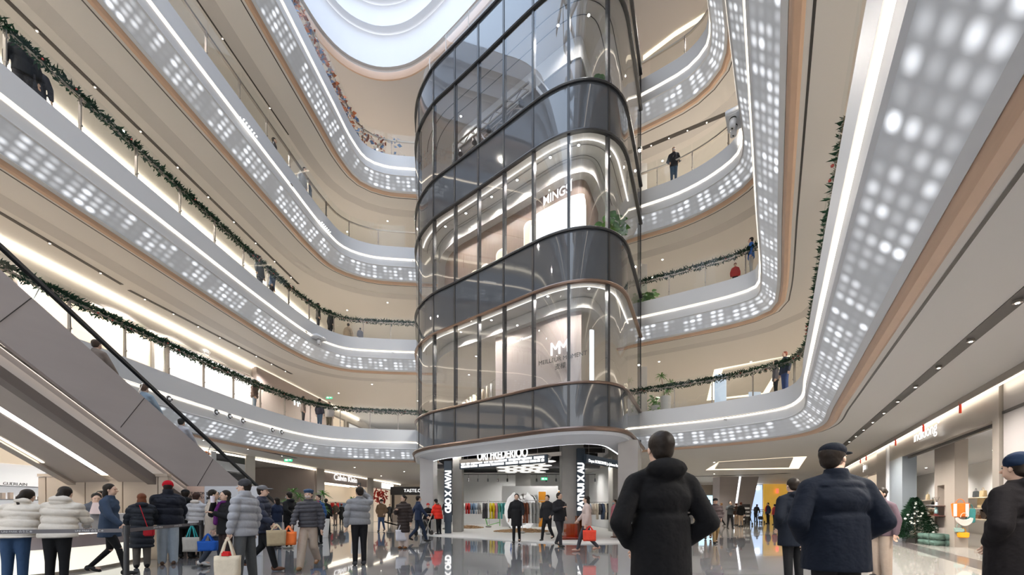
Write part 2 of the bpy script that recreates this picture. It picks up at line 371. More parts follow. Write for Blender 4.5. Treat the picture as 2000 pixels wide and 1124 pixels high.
# ---------------------------------------------------------------- ground floor and its walls
ngon('floor_ground', [(-30, -8), (34, -8), (46, 60), (-30, 60)], -.1, M['floor'], .1)
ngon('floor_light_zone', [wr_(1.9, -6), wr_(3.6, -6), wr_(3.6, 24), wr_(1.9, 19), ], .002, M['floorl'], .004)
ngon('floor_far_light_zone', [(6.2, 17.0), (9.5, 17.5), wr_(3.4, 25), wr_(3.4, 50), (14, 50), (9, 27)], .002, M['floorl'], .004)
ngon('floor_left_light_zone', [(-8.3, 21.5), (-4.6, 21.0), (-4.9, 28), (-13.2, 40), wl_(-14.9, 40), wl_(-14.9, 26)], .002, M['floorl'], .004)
ngon('floor_dark_border', [wr_(3.6, -6), wr_(4.2, -6), wr_(4.2, 40), wr_(3.6, 40)], .002, M['floord'], .006)
zc1 = CZ+2.75
ngon('ceiling_middle', [(-4.2, 31), (4.95, 31), (4.95, 46), (-4.2, 46)], zc1, M['cream'])
ngon('ceiling_left_shops', [(-22, -8), wl_(-15.3, -8), wl_(-15.3, 46), (-22, 46)], zc1+.01, M['cream'])
wall_strip('wall_left_passage_far', (-21.8, 46), (-21.8, -8), 0, zc1, M['wall'])
# left shop row at ground level
wall_strip('wall_left_ground', wl_(-15.1, -8), wl_(-15.1, 8.5), 0, zc1, M['wall'])
wall_strip('wall_left_ground_middle', wl_(-15.1, 14.5), wl_(-15.1, 18.6), 0, zc1, M['wall'])
wall_strip('wall_left_passage', (-18.5, 27.5), wl_(-15.0, 27.5), 0, zc1, M['taupe'])
wall_strip('wall_left_passage_return', (-18.5, 21.5), (-18.5, 27.5), 0, zc1, M['wall'])
wall_strip('wall_back_left', (-14, 46), (-4.2, 46), 0, zc1, M['wall'])
wall_strip('wall_back_middle', (-4.4, 34), (5.2, 34), 0, zc1, M['wall'])
wall_strip('wall_back_right', (4.9, 58), (42, 58), 0, zc1, M['wall'])
struct(f'trim_{tn}', prism(nb(), [wl_(-15.08, -8), wl_(-14.96, -8), wl_(-14.96, 45), wl_(-15.08, 45)], zc1-.14, zc1-.06), M['cove2']); tn += 1

# black light slots in the gallery ceilings with spot heads
def slot(name, pts, z, label, nspots=6, wdt=.13, pw=None):
    a, b = Vector(pts[0]), Vector(pts[1]); d = (b-a).normalized(); n = Vector((-d.y, d.x))*wdt/2
    r = empty(name, (a.x, a.y, z), 0, label, 'track light', 'black light slots in the gallery ceilings')
    q = lambda v: (v.x-a.x, v.y-a.y)
    obj('channel', prism(nb(), [q(a-n), q(b-n), q(b+n), q(a+n)], -.012, .0), M['dark'], r)
    L = (b-a).length
    for i in range(nspots):
        c = (b-a)*((i+.5)/nspots)
        h = obj('spot_head', cyl(nb(), (c.x, c.y, -.012), (c.x, c.y, -.05), .045, .05, 10), M['steel'], r)
        obj('lamp_face', cyl(nb(), (c.x, c.y, -.051), (c.x, c.y, -.055), .022, .022, 8), M['lamp'], h)
        if i % 2 == 0:
            ld = bpy.data.lights.new('spot_lamp', 'SPOT'); ld.energy = pw or LAMP; ld.color = (1, .94, .86); ld.spot_size = 2.5; ld.spot_blend = .6; ld.shadow_soft_size = .06
            lo = bpy.data.objects.new('spot_lamp', ld); COL.objects.link(lo); lo.location = (a.x+c.x, a.y+c.y, z-.08)
    return r
LAMP = 420

zz = {j: CZ+HL[j+1]-1.0 for j in (1, 2, 3, 4)}
def lp_(x, y, h): Y = F*h/(HZ-y); return ((x-1000)/F*Y, Y)
slot('track_light', [wl_(-13.2, -4), lp_(238, 556, HL[3]-1)], zz[2], 'long black light slot in the second-floor ceiling at the left frame edge', 12)
slot('track_light', [lp_(252, 567, HL[3]-1), lp_(570, 731, HL[3]-1)], zz[2], 'black light slot in the second-floor ceiling before the lit shops, ending by the exit', 8)
slot('track_light', [wl_(-13.6, 0), lp_(583, 555, HL[4]-1)], zz[3], 'long black light slot above the garlanded third-floor railing, left side', 16)
slot('track_light', [wl_(-13.5, -2), wl_(-13.0, 22)], zz[1], 'black light slot in the ground-floor ceiling over the escalator', 10)
slot('track_light', [wl_(-12.6, -2), wl_(-12.2, 20)], zz[4], 'thin black light slot in the fourth-floor ceiling, left side', 8, .06)
slot('track_light', [wr_(2.75, 1.0), lp_(1643, 875, 2.75)], zz[1], 'black light slot with round fittings in the ceiling in front of the handbag shop', 14, .2, 650)
slot('track_light', [wr_(2.4, 4), wr_(2.4, 26)], zz[2], 'black light slot in the second-floor ceiling, right side', 6)
slot('track_light', [lp_(1255, 290, HL[5]-1), lp_(1440, 213, HL[5]-1)], zz[4], 'dark blue-grey light slot under the ceiling above the standing man', 5, .22)

def lamp(x, y, z, e, size=.15, col=(1, .94, .86), cone=2.6, typ='SPOT', aim=None):
    ld = bpy.data.lights.new('ceiling_lamp', typ); ld.energy = e; ld.color = col; ld.shadow_soft_size = size
    if typ == 'SPOT': ld.spot_size = cone; ld.spot_blend = .7
    lo = bpy.data.objects.new('ceiling_lamp', ld); COL.objects.link(lo); lo.location = (x, y, z)
    if aim: lo.rotation_euler = (Vector(aim)-Vector((x, y, z))).to_track_quat('-Z', 'Y').to_euler()
    return lo
# recessed round downlights: visible disc plus its lamp
dlm = cyl(nb(), (0, 0, 0), (0, 0, -.02), .055, .055, 12)
dl0 = None
def downlight(x, y, z, e, where, col=(1, .94, .86), light=True):
    global dl0
    r = empty('downlight', (x, y, z), 0, f'small round recessed downlight, {where}', 'downlight', f'downlights, {where}')
    if dl0 is None:
        a = obj('trim_ring', cyl(nb(), (0, 0, 0), (0, 0, -.012), .075, .07, 14), M['white'], r); b = obj('lamp_face', cyl(nb(), (0, 0, -.0125), (0, 0, -.016), .045, .045, 12), M['lamp'], r)
        dl0 = (a, b)
    else:
        for q in dl0:
            c = q.copy(); COL.objects.link(c); c.parent = r
    if light: lamp(x, y, z-.03, e, .05, col)
for j, pts in ((1, [(-10.5, 27), (-8, 30), (-11, 34), (-6, 38), (8, 22), (12, 24), (10, 30), (16, 32), (14, 40), (20, 38), (24, 46)]),
               (2, [(-9, 26), (-12, 28), (-7, 30), (-10, 34), (8, 22), (13, 22), (10, 27), (15, 29), (20, 34)]),
               (3, [(-8, 26), (-11, 27), (-7, 31), (8, 21.5), (12, 21), (10, 26)]),
               (4, [(-8, 26), (-11, 27), (8, 21.5), (12, 21)])):
    for x, y in pts: downlight(x, y, zz[j], 560, {1: 'in the ground-floor ceiling', 2: 'in the second-floor ceiling', 3: 'in the third-floor ceiling', 4: 'in the fourth-floor ceiling'}[j])

# rectangular light coves in ceilings (recess drawn as lit frame around a dropped panel)
def light_cove(outer, inner, z, label):
    r = empty('light_cove', (*outer[0], z), 0, label, 'ceiling light', 'rectangular ceiling light coves')
    ox, oy = outer[0]
    bm = nb(); o_ = [bm.verts.new((x-ox, y-oy, -.01)) for x, y in outer]; i_ = [bm.verts.new((x-ox, y-oy, -.01)) for x, y in inner]
    for a in range(4): bm.faces.new((o_[a], o_[(a+1) % 4], i_[(a+1) % 4], i_[a]))
    obj('lit_recess', bm, M['coveface'], r)
    obj('dropped_panel', prism(nb(), [(x-ox, y-oy) for x, y in inner], -.10, -.02), M['cream'], r)
M['coveface'] = emis('cove_face', (1, .84, .60), 1.25)
light_cove([lp_(1378, 919, 2.75), lp_(1560, 916, 2.75), lp_(1576, 892, 2.75), lp_(1404, 903, 2.75)], [lp_(1396, 914, 2.75), lp_(1541, 911, 2.75), lp_(1549, 893, 2.75), lp_(1404, 902.5, 2.75)], zz[1], 'rectangular warm light cove in the ground-floor ceiling beyond the two dark-coated men')
light_cove([lp_(1380, 783, 8), lp_(1500, 771, 8), lp_(1545, 694, 8), lp_(1395, 722, 8)], [lp_(1396, 776, 8), lp_(1490, 765, 8), lp_(1530, 698, 8), lp_(1412, 722, 8)], zz[2], 'rounded warm light cove in the second-floor ceiling on the right')
# ---------------------------------------------------------------- roof: stepped oval skylight
RO = [(-11.6, -8), (-11.2, 8), (-10.7, 15), (-10.15, 19.3), (-9.6, 21.05), (-8.85, 21.95), (-7.55, 22.5), (-5.97, 22.4), (-4.64, 21.8), (-3, 20.6), (0, 18.1), (3.2, 15.4), (4.6, 13.6), (4.4, 11), (1.8, 6.4), (-6.5, -6.5)]
PR = Path(RO, 1); zr = CZ+24.0
ro = [tuple(v) for v in PR.off(.15)]
ngon('ceiling_roof', ro+[(-3, -10), (40, -10), (40, 60), (-30, 60), (-30, -9)], zr+.02, M['creamtop'])
struct('trim_roof_bronze', sweep(nb(), PR, [(.18, zr+.03), (.16, zr), (.10, zr+.02), (.03, zr+.32), (.04, zr+.36)]), M['wood'])
struct('trim_roof_gap', sweep(nb(), PR, [(.04, zr+.36), (.16, zr+.38), (.14, zr+.62), (.0, zr+.62)]), M['creamtop'])
M['soft'] = emis('soft_step_light', (.95, .97, 1), 1.3)
z = zr+.62; d = 0.0
for i, (rise, inn) in enumerate(((1.75, .35), (1.1, .40), (1.25, .0))):
    struct(f'trim_skylight_step_{i+1}', sweep(nb(), PR, [(d, z), (d, z+rise), (d-inn if i < 2 else d-.02, z+rise)] if i == 2 else [(d, z), (d-.02, z+rise), (d+.12, z+rise+.02)]), M['riser'])
    if i < 2:
        struct(f'trim_skylight_light_{i+1}', sweep(nb(), PR, [(d+.1, z+rise+.03), (d+.02, z+rise+.03)]), M['soft'])
        struct(f'trim_skylight_ledge_{i+1}', sweep(nb(), PR, [(d+.12, z+rise+.02), (d+.14, z+rise+.1), (d-inn, z+rise+.12)]), M['riser'])
    z += rise+(.12 if i < 2 else 0); d -= inn
zs = z
# structural lattice above the opening
r = empty('skylight_lattice', (0, 0, zs), 0, 'triangulated pale steel lattice carrying the skylight over the glass tower', 'skylight lattice')
bm = nb()
def inside(x, y):
    c = False; pts = PR.p
    for i in range(len(pts)):
        a = pts[i]; b = pts[i-1]
        if (a.y > y) != (b.y > y) and x < (b.x-a.x)*(y-a.y)/(b.y-a.y)+a.x: c = not c
    return c
st = 2.6
def lat(i, j): return Vector((-9+i*st+(j % 2)*st/2, -6+j*st*.866, .5))
for j in range(13):
    for i in range(7):
        a = lat(i, j)
        for b in (lat(i+1, j), lat(i+(j % 2), j+1), lat(i+(j % 2)-1, j+1)):
            m2 = (a+b)/2
            if m2.x > -5.2-m2.y*.02 and inside(m2.x, m2.y): bar(bm, a, b, .22, .4)
obj('lattice_beams', bm, M['riser'], r)

# ---------------------------------------------------------------- glass tower facade
TP = [(-5.5, 23.5), (-5.14, 21.9), (-4.9, 20.7), (-4.5, 19.75), (-3.65, 18.62), (-2.55, 17.72), (-1.42, 16.82), (-.33, 15.93), (.78, 15.03), (1.35, 14.62), (2.02, 14.30), (2.75, 14.18), (3.46, 14.36), (3.95, 14.72), (4.30, 15.2), (4.6, 15.8), (5.3, 17.3), (6.0, 18.85)]
T = Path(TP, 1, step=.22)     # outward = toward the atrium? travel left->right, left-hand side is behind
IN = 1                        # +d goes into the building
Z = dict(b0=4.08, v2=5.69, t2=9.25, v3=11.1, t3=14.53, v4=16.28, t4=19.83, top=21.5)
tw = empty('glass_facade', (0, 0, 0), 0, 'curved glass facade of the shop tower in the middle of the atrium', 'glass facade')
mull = [T.atpx(x) for x in (846.5, 888, 934, 984, 1041, 1111, 1189)]
cuts = [T.atpx(818, hi=8), *mull, T.atpx(1226, lo=mull[-1])]
edges_ = [0.02]+cuts+[T.L-.02]
bands = [('spandrel', Z['b0'], Z['v2']), ('vision', Z['v2'], Z['t2']), ('spandrel', Z['t2'], Z['v3']), ('vision', Z['v3'], Z['t3']), ('spandrel', Z['t3'], Z['v4']), ('vision', Z['v4'], Z['t4']), ('spandrel', Z['t4'], Z['top'])]
def path_panel(P, u0, u1, z0, z1, d=0, th=.02, rad=0, n=None, rf=None):
    bm = nb(); n = n or max(2, int((u1-u0)/.12)); us = [u0+(u1-u0)*k/n for k in range(n+1)]
    if rad:
        us = sorted(set([round(x, 5) for x in us]+[u0+rad*(1-math.cos(a*PI/16)) for a in range(9)]+[u1-rad*(1-math.cos(a*PI/16)) for a in range(9)]))
    prev = None
    for u in us:
        cz = 0
        if rad:
            q = min(u-u0, u1-u)
            if q < rad: cz = rad-math.sqrt(max(0, rad*rad-(rad-q)**2))
        pa, nn = P.at(u, d); pb, _ = P.at(u, d+th)
        cur = [bm.verts.new((*pa, z0+cz)), bm.verts.new((*pa, z1-cz)), bm.verts.new((*pb, z1-cz)), bm.verts.new((*pb, z0+cz))]
        if prev:
            for a in range(4):
                b = (a+1) % 4; f = bm.faces.new((prev[a], cur[a], cur[b], prev[b])); f.smooth = True
            for a in range(4):
                ed = bm.edges.get((prev[a], cur[a]))
                if ed: ed.smooth = False
        else: bm.faces.new(cur)
        prev = cur
    bm.faces.new(prev[::-1]); return bm
def path_sheet(P, u0, u1, z0, z1, d=0):
    bm = nb(); n = max(2, int((u1-u0)/.1)); prev = None
    for k in range(n+1):
        p, _ = P.at(u0+(u1-u0)*k/n, d); cur = [bm.verts.new((*p, z0)), bm.verts.new((*p, z1))]
        if prev: bm.faces.new((prev[0], cur[0], cur[1], prev[1])).smooth = True
        prev = cur
    return bm
for kind, z0, z1 in bands:
    for a, b in zip(edges_, edges_[1:]):
        last = (b == edges_[-1])
        m = M['clear'] if last else M['vision' if kind == 'vision' else 'spandrel']
        if kind == 'spandrel' and not last: obj('spandrel_pane', path_panel(T, a, b, z0, z1, 0, .03), m, tw)
        else: obj('glass_pane', path_sheet(T, a, b, z0, z1, .0), m, tw)
for u in edges_[1:]:
    p, n = T.at(u, -.02); t = Vector((-n.y, n.x)); w2 = .045 if u != edges_[-1] else .03
    a = p-t*w2; b = p+t*w2; c = b+n*.16; dd = a+n*.16
    if u == edges_[-2]: continue
    obj('mullion', prism(nb(), [tuple(a), tuple(b), tuple(c), tuple(dd)], Z['b0'], Z['top']), M['black'], tw)
for z0 in (Z['v2'], Z['t2'], Z['v3'], Z['t3'], Z['v4'], Z['t4'], Z['top']):
    obj('transom', sweep(nb(), T, [(-.07, z0-.05), (-.09, z0), (-.07, z0+.04), (.05, z0+.04), (.05, z0-.05)], closed=True), M['bronze'] if z0 < 10 else M['black'], tw)
# terrace balustrade on top
tb = empty('terrace_balustrade', (0, 0, 0), 0, 'frameless glass balustrade on the roof edge of the glass tower', 'balustrade')
u = .3
while u < T.L-1.5:
    obj('glass_panel', path_sheet(T, u, u+1.38, Z['top']+.06, Z['top']+1.3, .25), M['rail'], tb)
    p, n = T.at(u-.01, .25); obj('post', B(p.x-.015, p.x+.015, p.y-.015, p.y+.015, Z['top'], Z['top']+1.3), M['steel'], tb)
    u += 1.42
ngon('floor_tower_roof', [tuple(v) for v in T.off(.05)]+[(5, 34), (-5.5, 34)], Z['top']-.05, M['ufloor'])
# inside floors and ceilings
tin = [tuple(v) for v in T.off(.06)]+[(5.6, 30), (-5.4, 30)]
for i, (zf, zcl) in enumerate(((Z['v2'], Z['t2']), (Z['v3'], Z['t3']), (Z['v4'], Z['t4']))):
    ngon(f'floor_tower_{i+2}', tin, zf-.12, M['ufloor'], .1)
    ngon(f'ceiling_tower_{i+2}', tin, zcl+.02, M['creamtop'] if i == 2 else M['cream'], .1)
# canopy ring under the glass
can = empty('canopy_ring', (0, 0, 0), 0, 'white chamfered canopy ring with bronze lip under the glass tower above the clothes shop', 'canopy')
obj('bronze_lip', sweep(nb(), T, [(.1, 4.10), (-.16, 4.12), (-.20, 4.06), (-.17, 3.98), (-.1, 3.96)]), M['bronze'], can, True)
obj('white_soffit', sweep(nb(), T, [(-.1, 3.97), (-.02, 3.86), (.55, 3.66), (.72, 3.62)]), M['riser'], can, True)
obj('inner_light', sweep(nb(), T, [(.72, 3.62), (.80, 3.63)]), M['cool'], can)
obj('inner_rim', sweep(nb(), T, [(.80, 3.63), (.84, 3.72), (.84, 4.6)]), M['riser'], can)

M['tlight'] = emis('tower_ceiling_line', (1, .93, .84), 1.3)  # fill emission for the added ceiling lines, not a real fitting
# ---- shops behind the glass
TI = T
u1041, u1111, u1189 = mull[4], mull[5], mull[6]
def mm_bars(r, o_, d, s):
    pts = [(-.62, -.42), (-.62, .42), (-.32, -.05), (-.02, .42), (-.02, -.42), (-.02, .42), (.28, -.05), (.62, .42), (.62, -.42)]
    bm = nb(); q = [Vector(o_)+Vector((*d, 0)).normalized()*x*s+Vector((0, 0, z*s)) for x, z in pts]
    for i, (a, b) in enumerate(zip(q, q[1:])):
        if i != 4: bar(bm, a, b, .11*s, .06, up=(0, 0, 1) if abs((b-a).normalized().z) < .95 else (d[0], d[1], 0))
    obj('lettering', bm, M['letter'], r)
def mm_sign(P, px, z, s, lab):
    u = P.atpx(px, d=1.27, lo=6, hi=14); p, n = P.at(u, 1.27); r = empty('shop_sign', (0, 0, 0), 0, lab, 'sign'); mm_bars(r, (p.x, p.y, z), (n.y, -n.x), s)
# second floor: taupe wall with signs, clothes
uA = T.atpx(972, d=1.5, lo=2, hi=12); uB = T.atpx(1152, d=1.3, lo=8, hi=13)
struct('wall_tower_shop_2', path_panel(T, uA, uB, Z['v2'], 8.85, 1.35, .12), M['taupe'])
struct('wall_tower_shop_2_return', (lambda q, r_: prism(nb(), [tuple(q), tuple(q+Vector((.12, 0))), tuple(r_+Vector((.12, 0))), tuple(r_)], Z['v2'], 8.85))(T.at(uA, 1.4)[0], T.at(uA, 4.5)[0]), M['taupe'])
struct('ceiling_tower_bulkhead_2', path_panel(T, T.atpx(860, d=1.3, hi=8), T.L-1.5, 8.85, Z['t2'], 1.1, .3), M['cream'])
struct('wall_tower_back_2', path_panel(T, 2.2, T.atpx(1000, d=4.6, lo=2, hi=13), Z['v2'], Z['t2'], 4.6, .1), mat('blush_shop_wall', (.80, .70, .64), .6))
scr = obj('display_screen', path_panel(T, T.atpx(1153, d=.9, lo=8, hi=14), T.atpx(1181, d=.9, lo=8, hi=14), 6.0, 7.95, .9, .06), mat('blue_white_screen', (.1, .1, .1), .3, emit=(.78, .9, 1), es=1.9))
tag(scr, 'bright blue-white upright screen at the rounded corner of the second-floor tower shop', 'screen')
def on_path_text(name, s, size, px, z, m, d, label, cat='sign', squeeze=1, bold=0, rng=(6, 14)):
    u = T.atpx(px, d=d, lo=rng[0], hi=rng[1]); p, n = T.at(u, d); t = Vector((n.y, -n.x))
    r = empty(name, (p.x, p.y, z), 0, label, cat)
    text('lettering', s, size, (p.x-n.x*.03, p.y-n.y*.03, z), (t.x, t.y, 0), m, r, squeeze=squeeze, bold=bold); return r
mm_sign(T, 1093, 7.55, .58, 'glowing white double-M shop logo on the taupe wall behind the tower glass')
on_path_text('shop_sign', 'MEILLEUR MOMENT', .235, 1098, 7.1, M['letterd'], 1.3, 'dark MEILLEUR MOMENT lettering under the glowing double-M logo')
on_path_text('shop_sign', '麦檬', .25, 1095, 6.8, M['letterd'], 1.3, 'two small dark characters under the MEILLEUR MOMENT lettering')
on_path_text('shop_sign', '下滑 | MeilleurMoment', .17, 1008, 7.85, M['letter'], .35, 'small white lettering strip behind the second-floor tower glass left of the logo wall', rng=(4, 10))
# third floor: brown wall, niches, glowing window
u0 = T.atpx(866, d=1.5, hi=8); u9 = T.L-2.2
struct('wall_tower_shop_3', path_panel(T, u0, u9, Z['v3'], 14.05, 1.5, .12), M['brown'])
struct('ceiling_tower_bulkhead_3', path_panel(T, u0-.3, u9+.6, 14.02, Z['t3'], 1.15, .5), M['cream'])
M['glow'] = emis('glowing_window', (1, .95, .84), 2.4)
M['niche'] = mat('cream_niche', (.85, .76, .65), .5, emit=(1, .82, .6), es=.45)
gl = empty('glowing_window', (0, 0, 0), 0, 'large glowing rounded window in the brown wall behind the third-floor tower glass', 'light window')
ga = T.atpx(1036, d=1.4, lo=6, hi=12); gb = T.atpx(1158, d=1.4, lo=8, hi=14)
obj('window_surround', path_panel(T, ga-.15, gb+.16, 11.35, 13.42, 1.43, .05, rad=.55), M['niche'], gl)
obj('light_surface', path_panel(T, ga, gb, 11.55, 13.22, 1.36, .06, rad=.5), M['glow'], gl)
on_path_text('shop_sign', 'MINGSÍ', .50, 1089, 13.64, M['letter'], 1.36, 'glowing MINGSI shop lettering on the brown wall behind the third-floor tower glass', bold=.008, squeeze=.82)
for i, (xa, xb, za, zb) in enumerate(((1022, 1040, 11.2, 13.3), (968, 988, 11.2, 12.75), (975, 999, 11.2, 12.3), (938, 954, 11.2, 12.45), (918, 932, 11.2, 12.4), (893, 902, 11.2, 12.3), (870, 886, 11.2, 12.2))):
    ua = T.atpx(xa, d=1.4, hi=10); ub = T.atpx(xb, d=1.4, hi=10)
    nn = empty('wall_niche', (0, 0, 0), 0, f'cream arched display niche in the brown tower wall, {["nearest the glowing window", "tall one in the middle", "lower one overlapping the tall niche", "right of the middle pair, lit narrow", "left of the narrow lit one", "small one near the left end", "leftmost wide one"][i]}', 'niche', 'arched niches in the brown tower wall')
    obj('niche_frame', path_panel(T, ua, ub, za, zb, 1.42, .06, rad=min(.22, (ub-ua)*.45)), M['niche'], nn)
    obj('niche_back', path_panel(T, ua+.08, ub-.08, za+.08, zb-.12, 1.40, .03, rad=min(.16, (ub-ua)*.3)), M['lit'], nn)
# fourth floor: dark hall with lighting truss
struct('wall_tower_hall_4', path_panel(T, 2.5, T.L-2.4, Z['v4'], 19.05, 1.75, .12), mat('dark_hall_wall', (.13, .125, .13), .6))
struct('ceiling_tower_bulkhead_4', path_panel(T, T.atpx(868, d=1.3, hi=8), T.L-2, 19.0, Z['t4'], 1.7, .6), M['white'])
for q, (pa, pb, za, zb) in enumerate(((885, 1040, 18.25, 18.35), (860, 1020, 17.7, 17.8))):
    r = empty('lighting_truss', (0, 0, 0), 0, ['upper grey lighting truss behind the fourth-floor tower glass', 'lower grey lighting truss behind the fourth-floor tower glass'][q], 'truss')
    A = Vector((*T.at(T.atpx(pa, d=1.1, hi=9), 1.1)[0], za)); Bv = Vector((*T.at(T.atpx(pb, d=1.1, hi=10), 1.1)[0], zb)); bm = nb()
    for dz in (0, .32): bar(bm, A+Vector((0, 0, dz)), Bv+Vector((0, 0, dz)), .06)
    N = 12
    for i in range(N):
        bar(bm, A.lerp(Bv, i/N)+Vector((0, 0, .32*(i % 2))), A.lerp(Bv, (i+1)/N)+Vector((0, 0, .32*((i+1) % 2))), .03)
    obj('truss_frame', bm, M['steel'], r)
    for i in range(5):
        c = A.lerp(Bv, (i+.5)/5); s = obj('spotlight', cyl(nb(), c+Vector((0, 0, -.1)), c+Vector((.05, -.1, -.38)), .07, .11, 10), M['black'], r)
for e_, (px, z0, z1) in enumerate(((1070, 17.4, 18.2), (948, 17.3, 18.0))):
    p, n = T.at(T.atpx(px, d=1.2, hi=12), 1.2); t = Vector((n.y, -n.x))
    st_ = empty('stage_ladder', (p.x, p.y, z0), 0, ['pale sloping metal strut near the rounded corner of the fourth-floor hall', 'pale sloping metal strut in the middle of the fourth-floor hall'][e_], 'strut')
    obj('strut_bars', bar(bar(nb(), (0, 0, 0), (-t.x*.9, -t.y*.9, 1.5), .1), (t.x*.3, t.y*.3, 0), (-t.x*.6, -t.y*.6, 1.5), .05), M['white'], st_)
for z_, a_ in ((Z['t2'], 1.02), (Z['t3'], 1.07)):
    struct(f'trim_tower_light_{int(z_)}', sweep(nb(), T, [(.30, z_-.03), (.36, z_-.03)], 3, T.L-1.5), M['tlight'])  # glowing line added near the glass to brighten the tower shops
for px, d, z, e_ in ((900, .6, Z['t2'], 300), (960, .6, Z['t2'], 300), (1070, .5, Z['t2'], 190), (1150, .5, Z['t2'], 190), (870, 3, Z['t2'], 1100), (930, 3, Z['t2'], 1100),
                     (870, .65, Z['t3'], 130), (910, .65, Z['t3'], 130), (960, .65, Z['t3'], 130), (1010, .65, Z['t3'], 130), (1075, .6, Z['t3'], 130), (1130, .55, Z['t3'], 130), (1190, .55, Z['t3'], 130),
                     (900, 1.2, Z['t4'], 60), (1090, 1.0, Z['t4'], 60), (1150, 1.0, Z['t4'], 60)):
    p, _ = T.at(T.atpx(px, d=d, hi=15), d); downlight(p.x, p.y, z+.0, e_, 'in the tower shop ceilings')  # downlights added to brighten the rooms behind the glass

for dd in (.55, 1.0):
    struct(f'trim_tower_joint_{int(dd*100)}', sweep(nb(), T, [(dd, Z['t4']-.003), (dd+.03, Z['t4']-.003)], 2.5, T.L-1.5), M['dark'])
    struct(f'trim_tower_joint_mid_{int(dd*100)}', sweep(nb(), T, [(dd, Z['t3']-.003), (dd+.02, Z['t3']-.003)], 2.5, T.L-1.5), M['dark'])
# ---------------------------------------------------------------- balustrades
M['post'] = mat('post_steel', (.30, .27, .25), .35, metal=.6)
def balustrade(sd, k, u0, u1):
    P = paths[sd, k]; z = CZ+HL[k]+.68; side = 'left' if sd == 'L' else 'right'
    r = empty('glass_balustrade', (0, 0, 0), 0, f'glass balustrade with steel handrail along the {word[k]}-floor gallery, {side} side', 'balustrade', 'gallery balustrades')
    obj('handrail', sweep(nb(), P, [(.16, z+.98), (.14, z+1.03), (.20, z+1.06), (.26, z+1.03), (.24, z+.98)], u0, u1, closed=True), M['steel'], r)
    u = u0
    while u+1.5 <= u1:
        obj('glass_panel', path_sheet(P, u+.02, u+1.48, z, z+1.28, .06), M['rail'], r)
        p, n = P.at(u, .12); t = Vector((-n.y, n.x))
        bm = nb(); prism(bm, [tuple(p-t*.014-n*.02), tuple(p+t*.014-n*.02), tuple(p+t*.014+n*.05), tuple(p-t*.014+n*.05)], z-.02, z+.98)
        q, _ = P.at(u, .075)
        for zz_ in (.25, .8): cyl(bm, (*(q), z+zz_), (*(q+n*.05), z+zz_), .025, .025, 8)
        obj('post', bm, M['post'], r)
        u += 1.5
for k in (2, 3, 4, 5):
    balustrade('L', k, 5.0, paths['L', k].L-.5); balustrade('R', k, 2.0 if k == 2 else 6, paths['R', k].L-.4)

# ---------------------------------------------------------------- garlands
def garland(sd, k, u0, u1, dens=230):
    P = paths[sd, k]; z = CZ+HL[k]+.68+1.06; side = 'left' if sd == 'L' else 'right'
    vs = []; fs = []; rnd = random.Random(k*7+(sd == 'L'))
    N = int((u1-u0)*dens)
    for i in range(N):
        u = u0+(u1-u0)*rnd.random(); p, n = P.at(u, .17+rnd.uniform(-.05, .05)); a = rnd.uniform(0, 2*PI); hang = rnd.random() < .3
        base = Vector((p.x, p.y, z+rnd.uniform(-.04, .07)-(.08 if hang else 0)))
        dr = Vector((math.cos(a), math.sin(a), rnd.uniform(.1, 1.0) if not hang else rnd.uniform(-1.2, -.3))).normalized(); L = rnd.uniform(.09, .2) * (.8 if hang else 1)
        s1 = dr.cross(Vector((.3, .5, .8))).normalized(); s2 = dr.cross(s1)
        tip = base+dr*L; mid = base+dr*L*.45; w_ = rnd.uniform(.014, .026)
        b = len(vs); vs += [base, mid+s1*w_, mid-s1*.5*w_+s2*w_, mid-s1*.5*w_-s2*w_, tip]
        fs += [(b, b+1, b+2), (b, b+2, b+3), (b, b+3, b+1), (b+4, b+2, b+1), (b+4, b+3, b+2), (b+4, b+1, b+3)]
    me = bpy.data.meshes.new('garland'); me.from_pydata([tuple(v) for v in vs], [], fs)
    o = link('garland', me, M['green']); tag(o, f'dark green fir garland along the {word[k]}-floor handrail, {side} side', 'garland', 'fir garlands on the handrails')
    bm = nb(); rb = random.Random(k)
    for i in range(int((u1-u0)*.7)):
        p, n = P.at(rb.uniform(u0, u1), .02); c = (p.x, p.y, z-.1+rb.uniform(-.06, .08)); ell(bm, c, (.028,)*3, sub=1)
    obj('baubles', bm, mat('mixed_baubles', (.35, .06, .05), .2, metal=.5), o)['kind'] = 'stuff'
garland('L', 2, 7, paths['L', 2].L-.6); garland('L', 3, 7, paths['L', 3].L-.6)
garland('R', 2, 14, paths['R', 2].L-.5); garland('R', 3, 14, paths['R', 3].L-.5)
# ---------------------------------------------------------------- ground-floor shop inside the tower base
def G(px, py): Y = F*CZ/(py-HZ); return Vector(((px-1000)/F*Y, Y, 0))
def X_(px, Y): return (px-1000)/F*Y
ngon('floor_tower_shop', [tuple(v) for v in T.off(-.15)]+[(5.4, 32.5), (-5.4, 32.5)], .0, M['lconc'], .03)
ngon('ceiling_tower_shop', [tuple(v) for v in T.off(.8)]+[(5.2, 32.5), (-5.2, 32.5)], 4.75, M['blackceil'], .05)
struct('wall_tower_shop_back', B(-5.4, 5.6, 32, 32.2, 0, 4.75), M['shopwall'])
struct('wall_tower_shop_left', B(-5.45, -5.3, 24, 32, 0, 4.75), M['shopwall'])
struct('wall_tower_shop_right', B(6.1, 6.25, 20, 32, 0, 4.75), M['shopwall'])
def pier(nm, x0, x1, y0, y1, m, lab, z1=4.7): o = obj(nm, bev(B(x0, x1, y0, y1, 0, z1), .02), m); tag(o, lab, 'column'); return o
pier('stone_pier', X_(820, 20.2), X_(846, 20.2), 20.2, 21.4, M['stone'], 'grey marble pier at the left end of the clothes shop under the tower', 3.95)
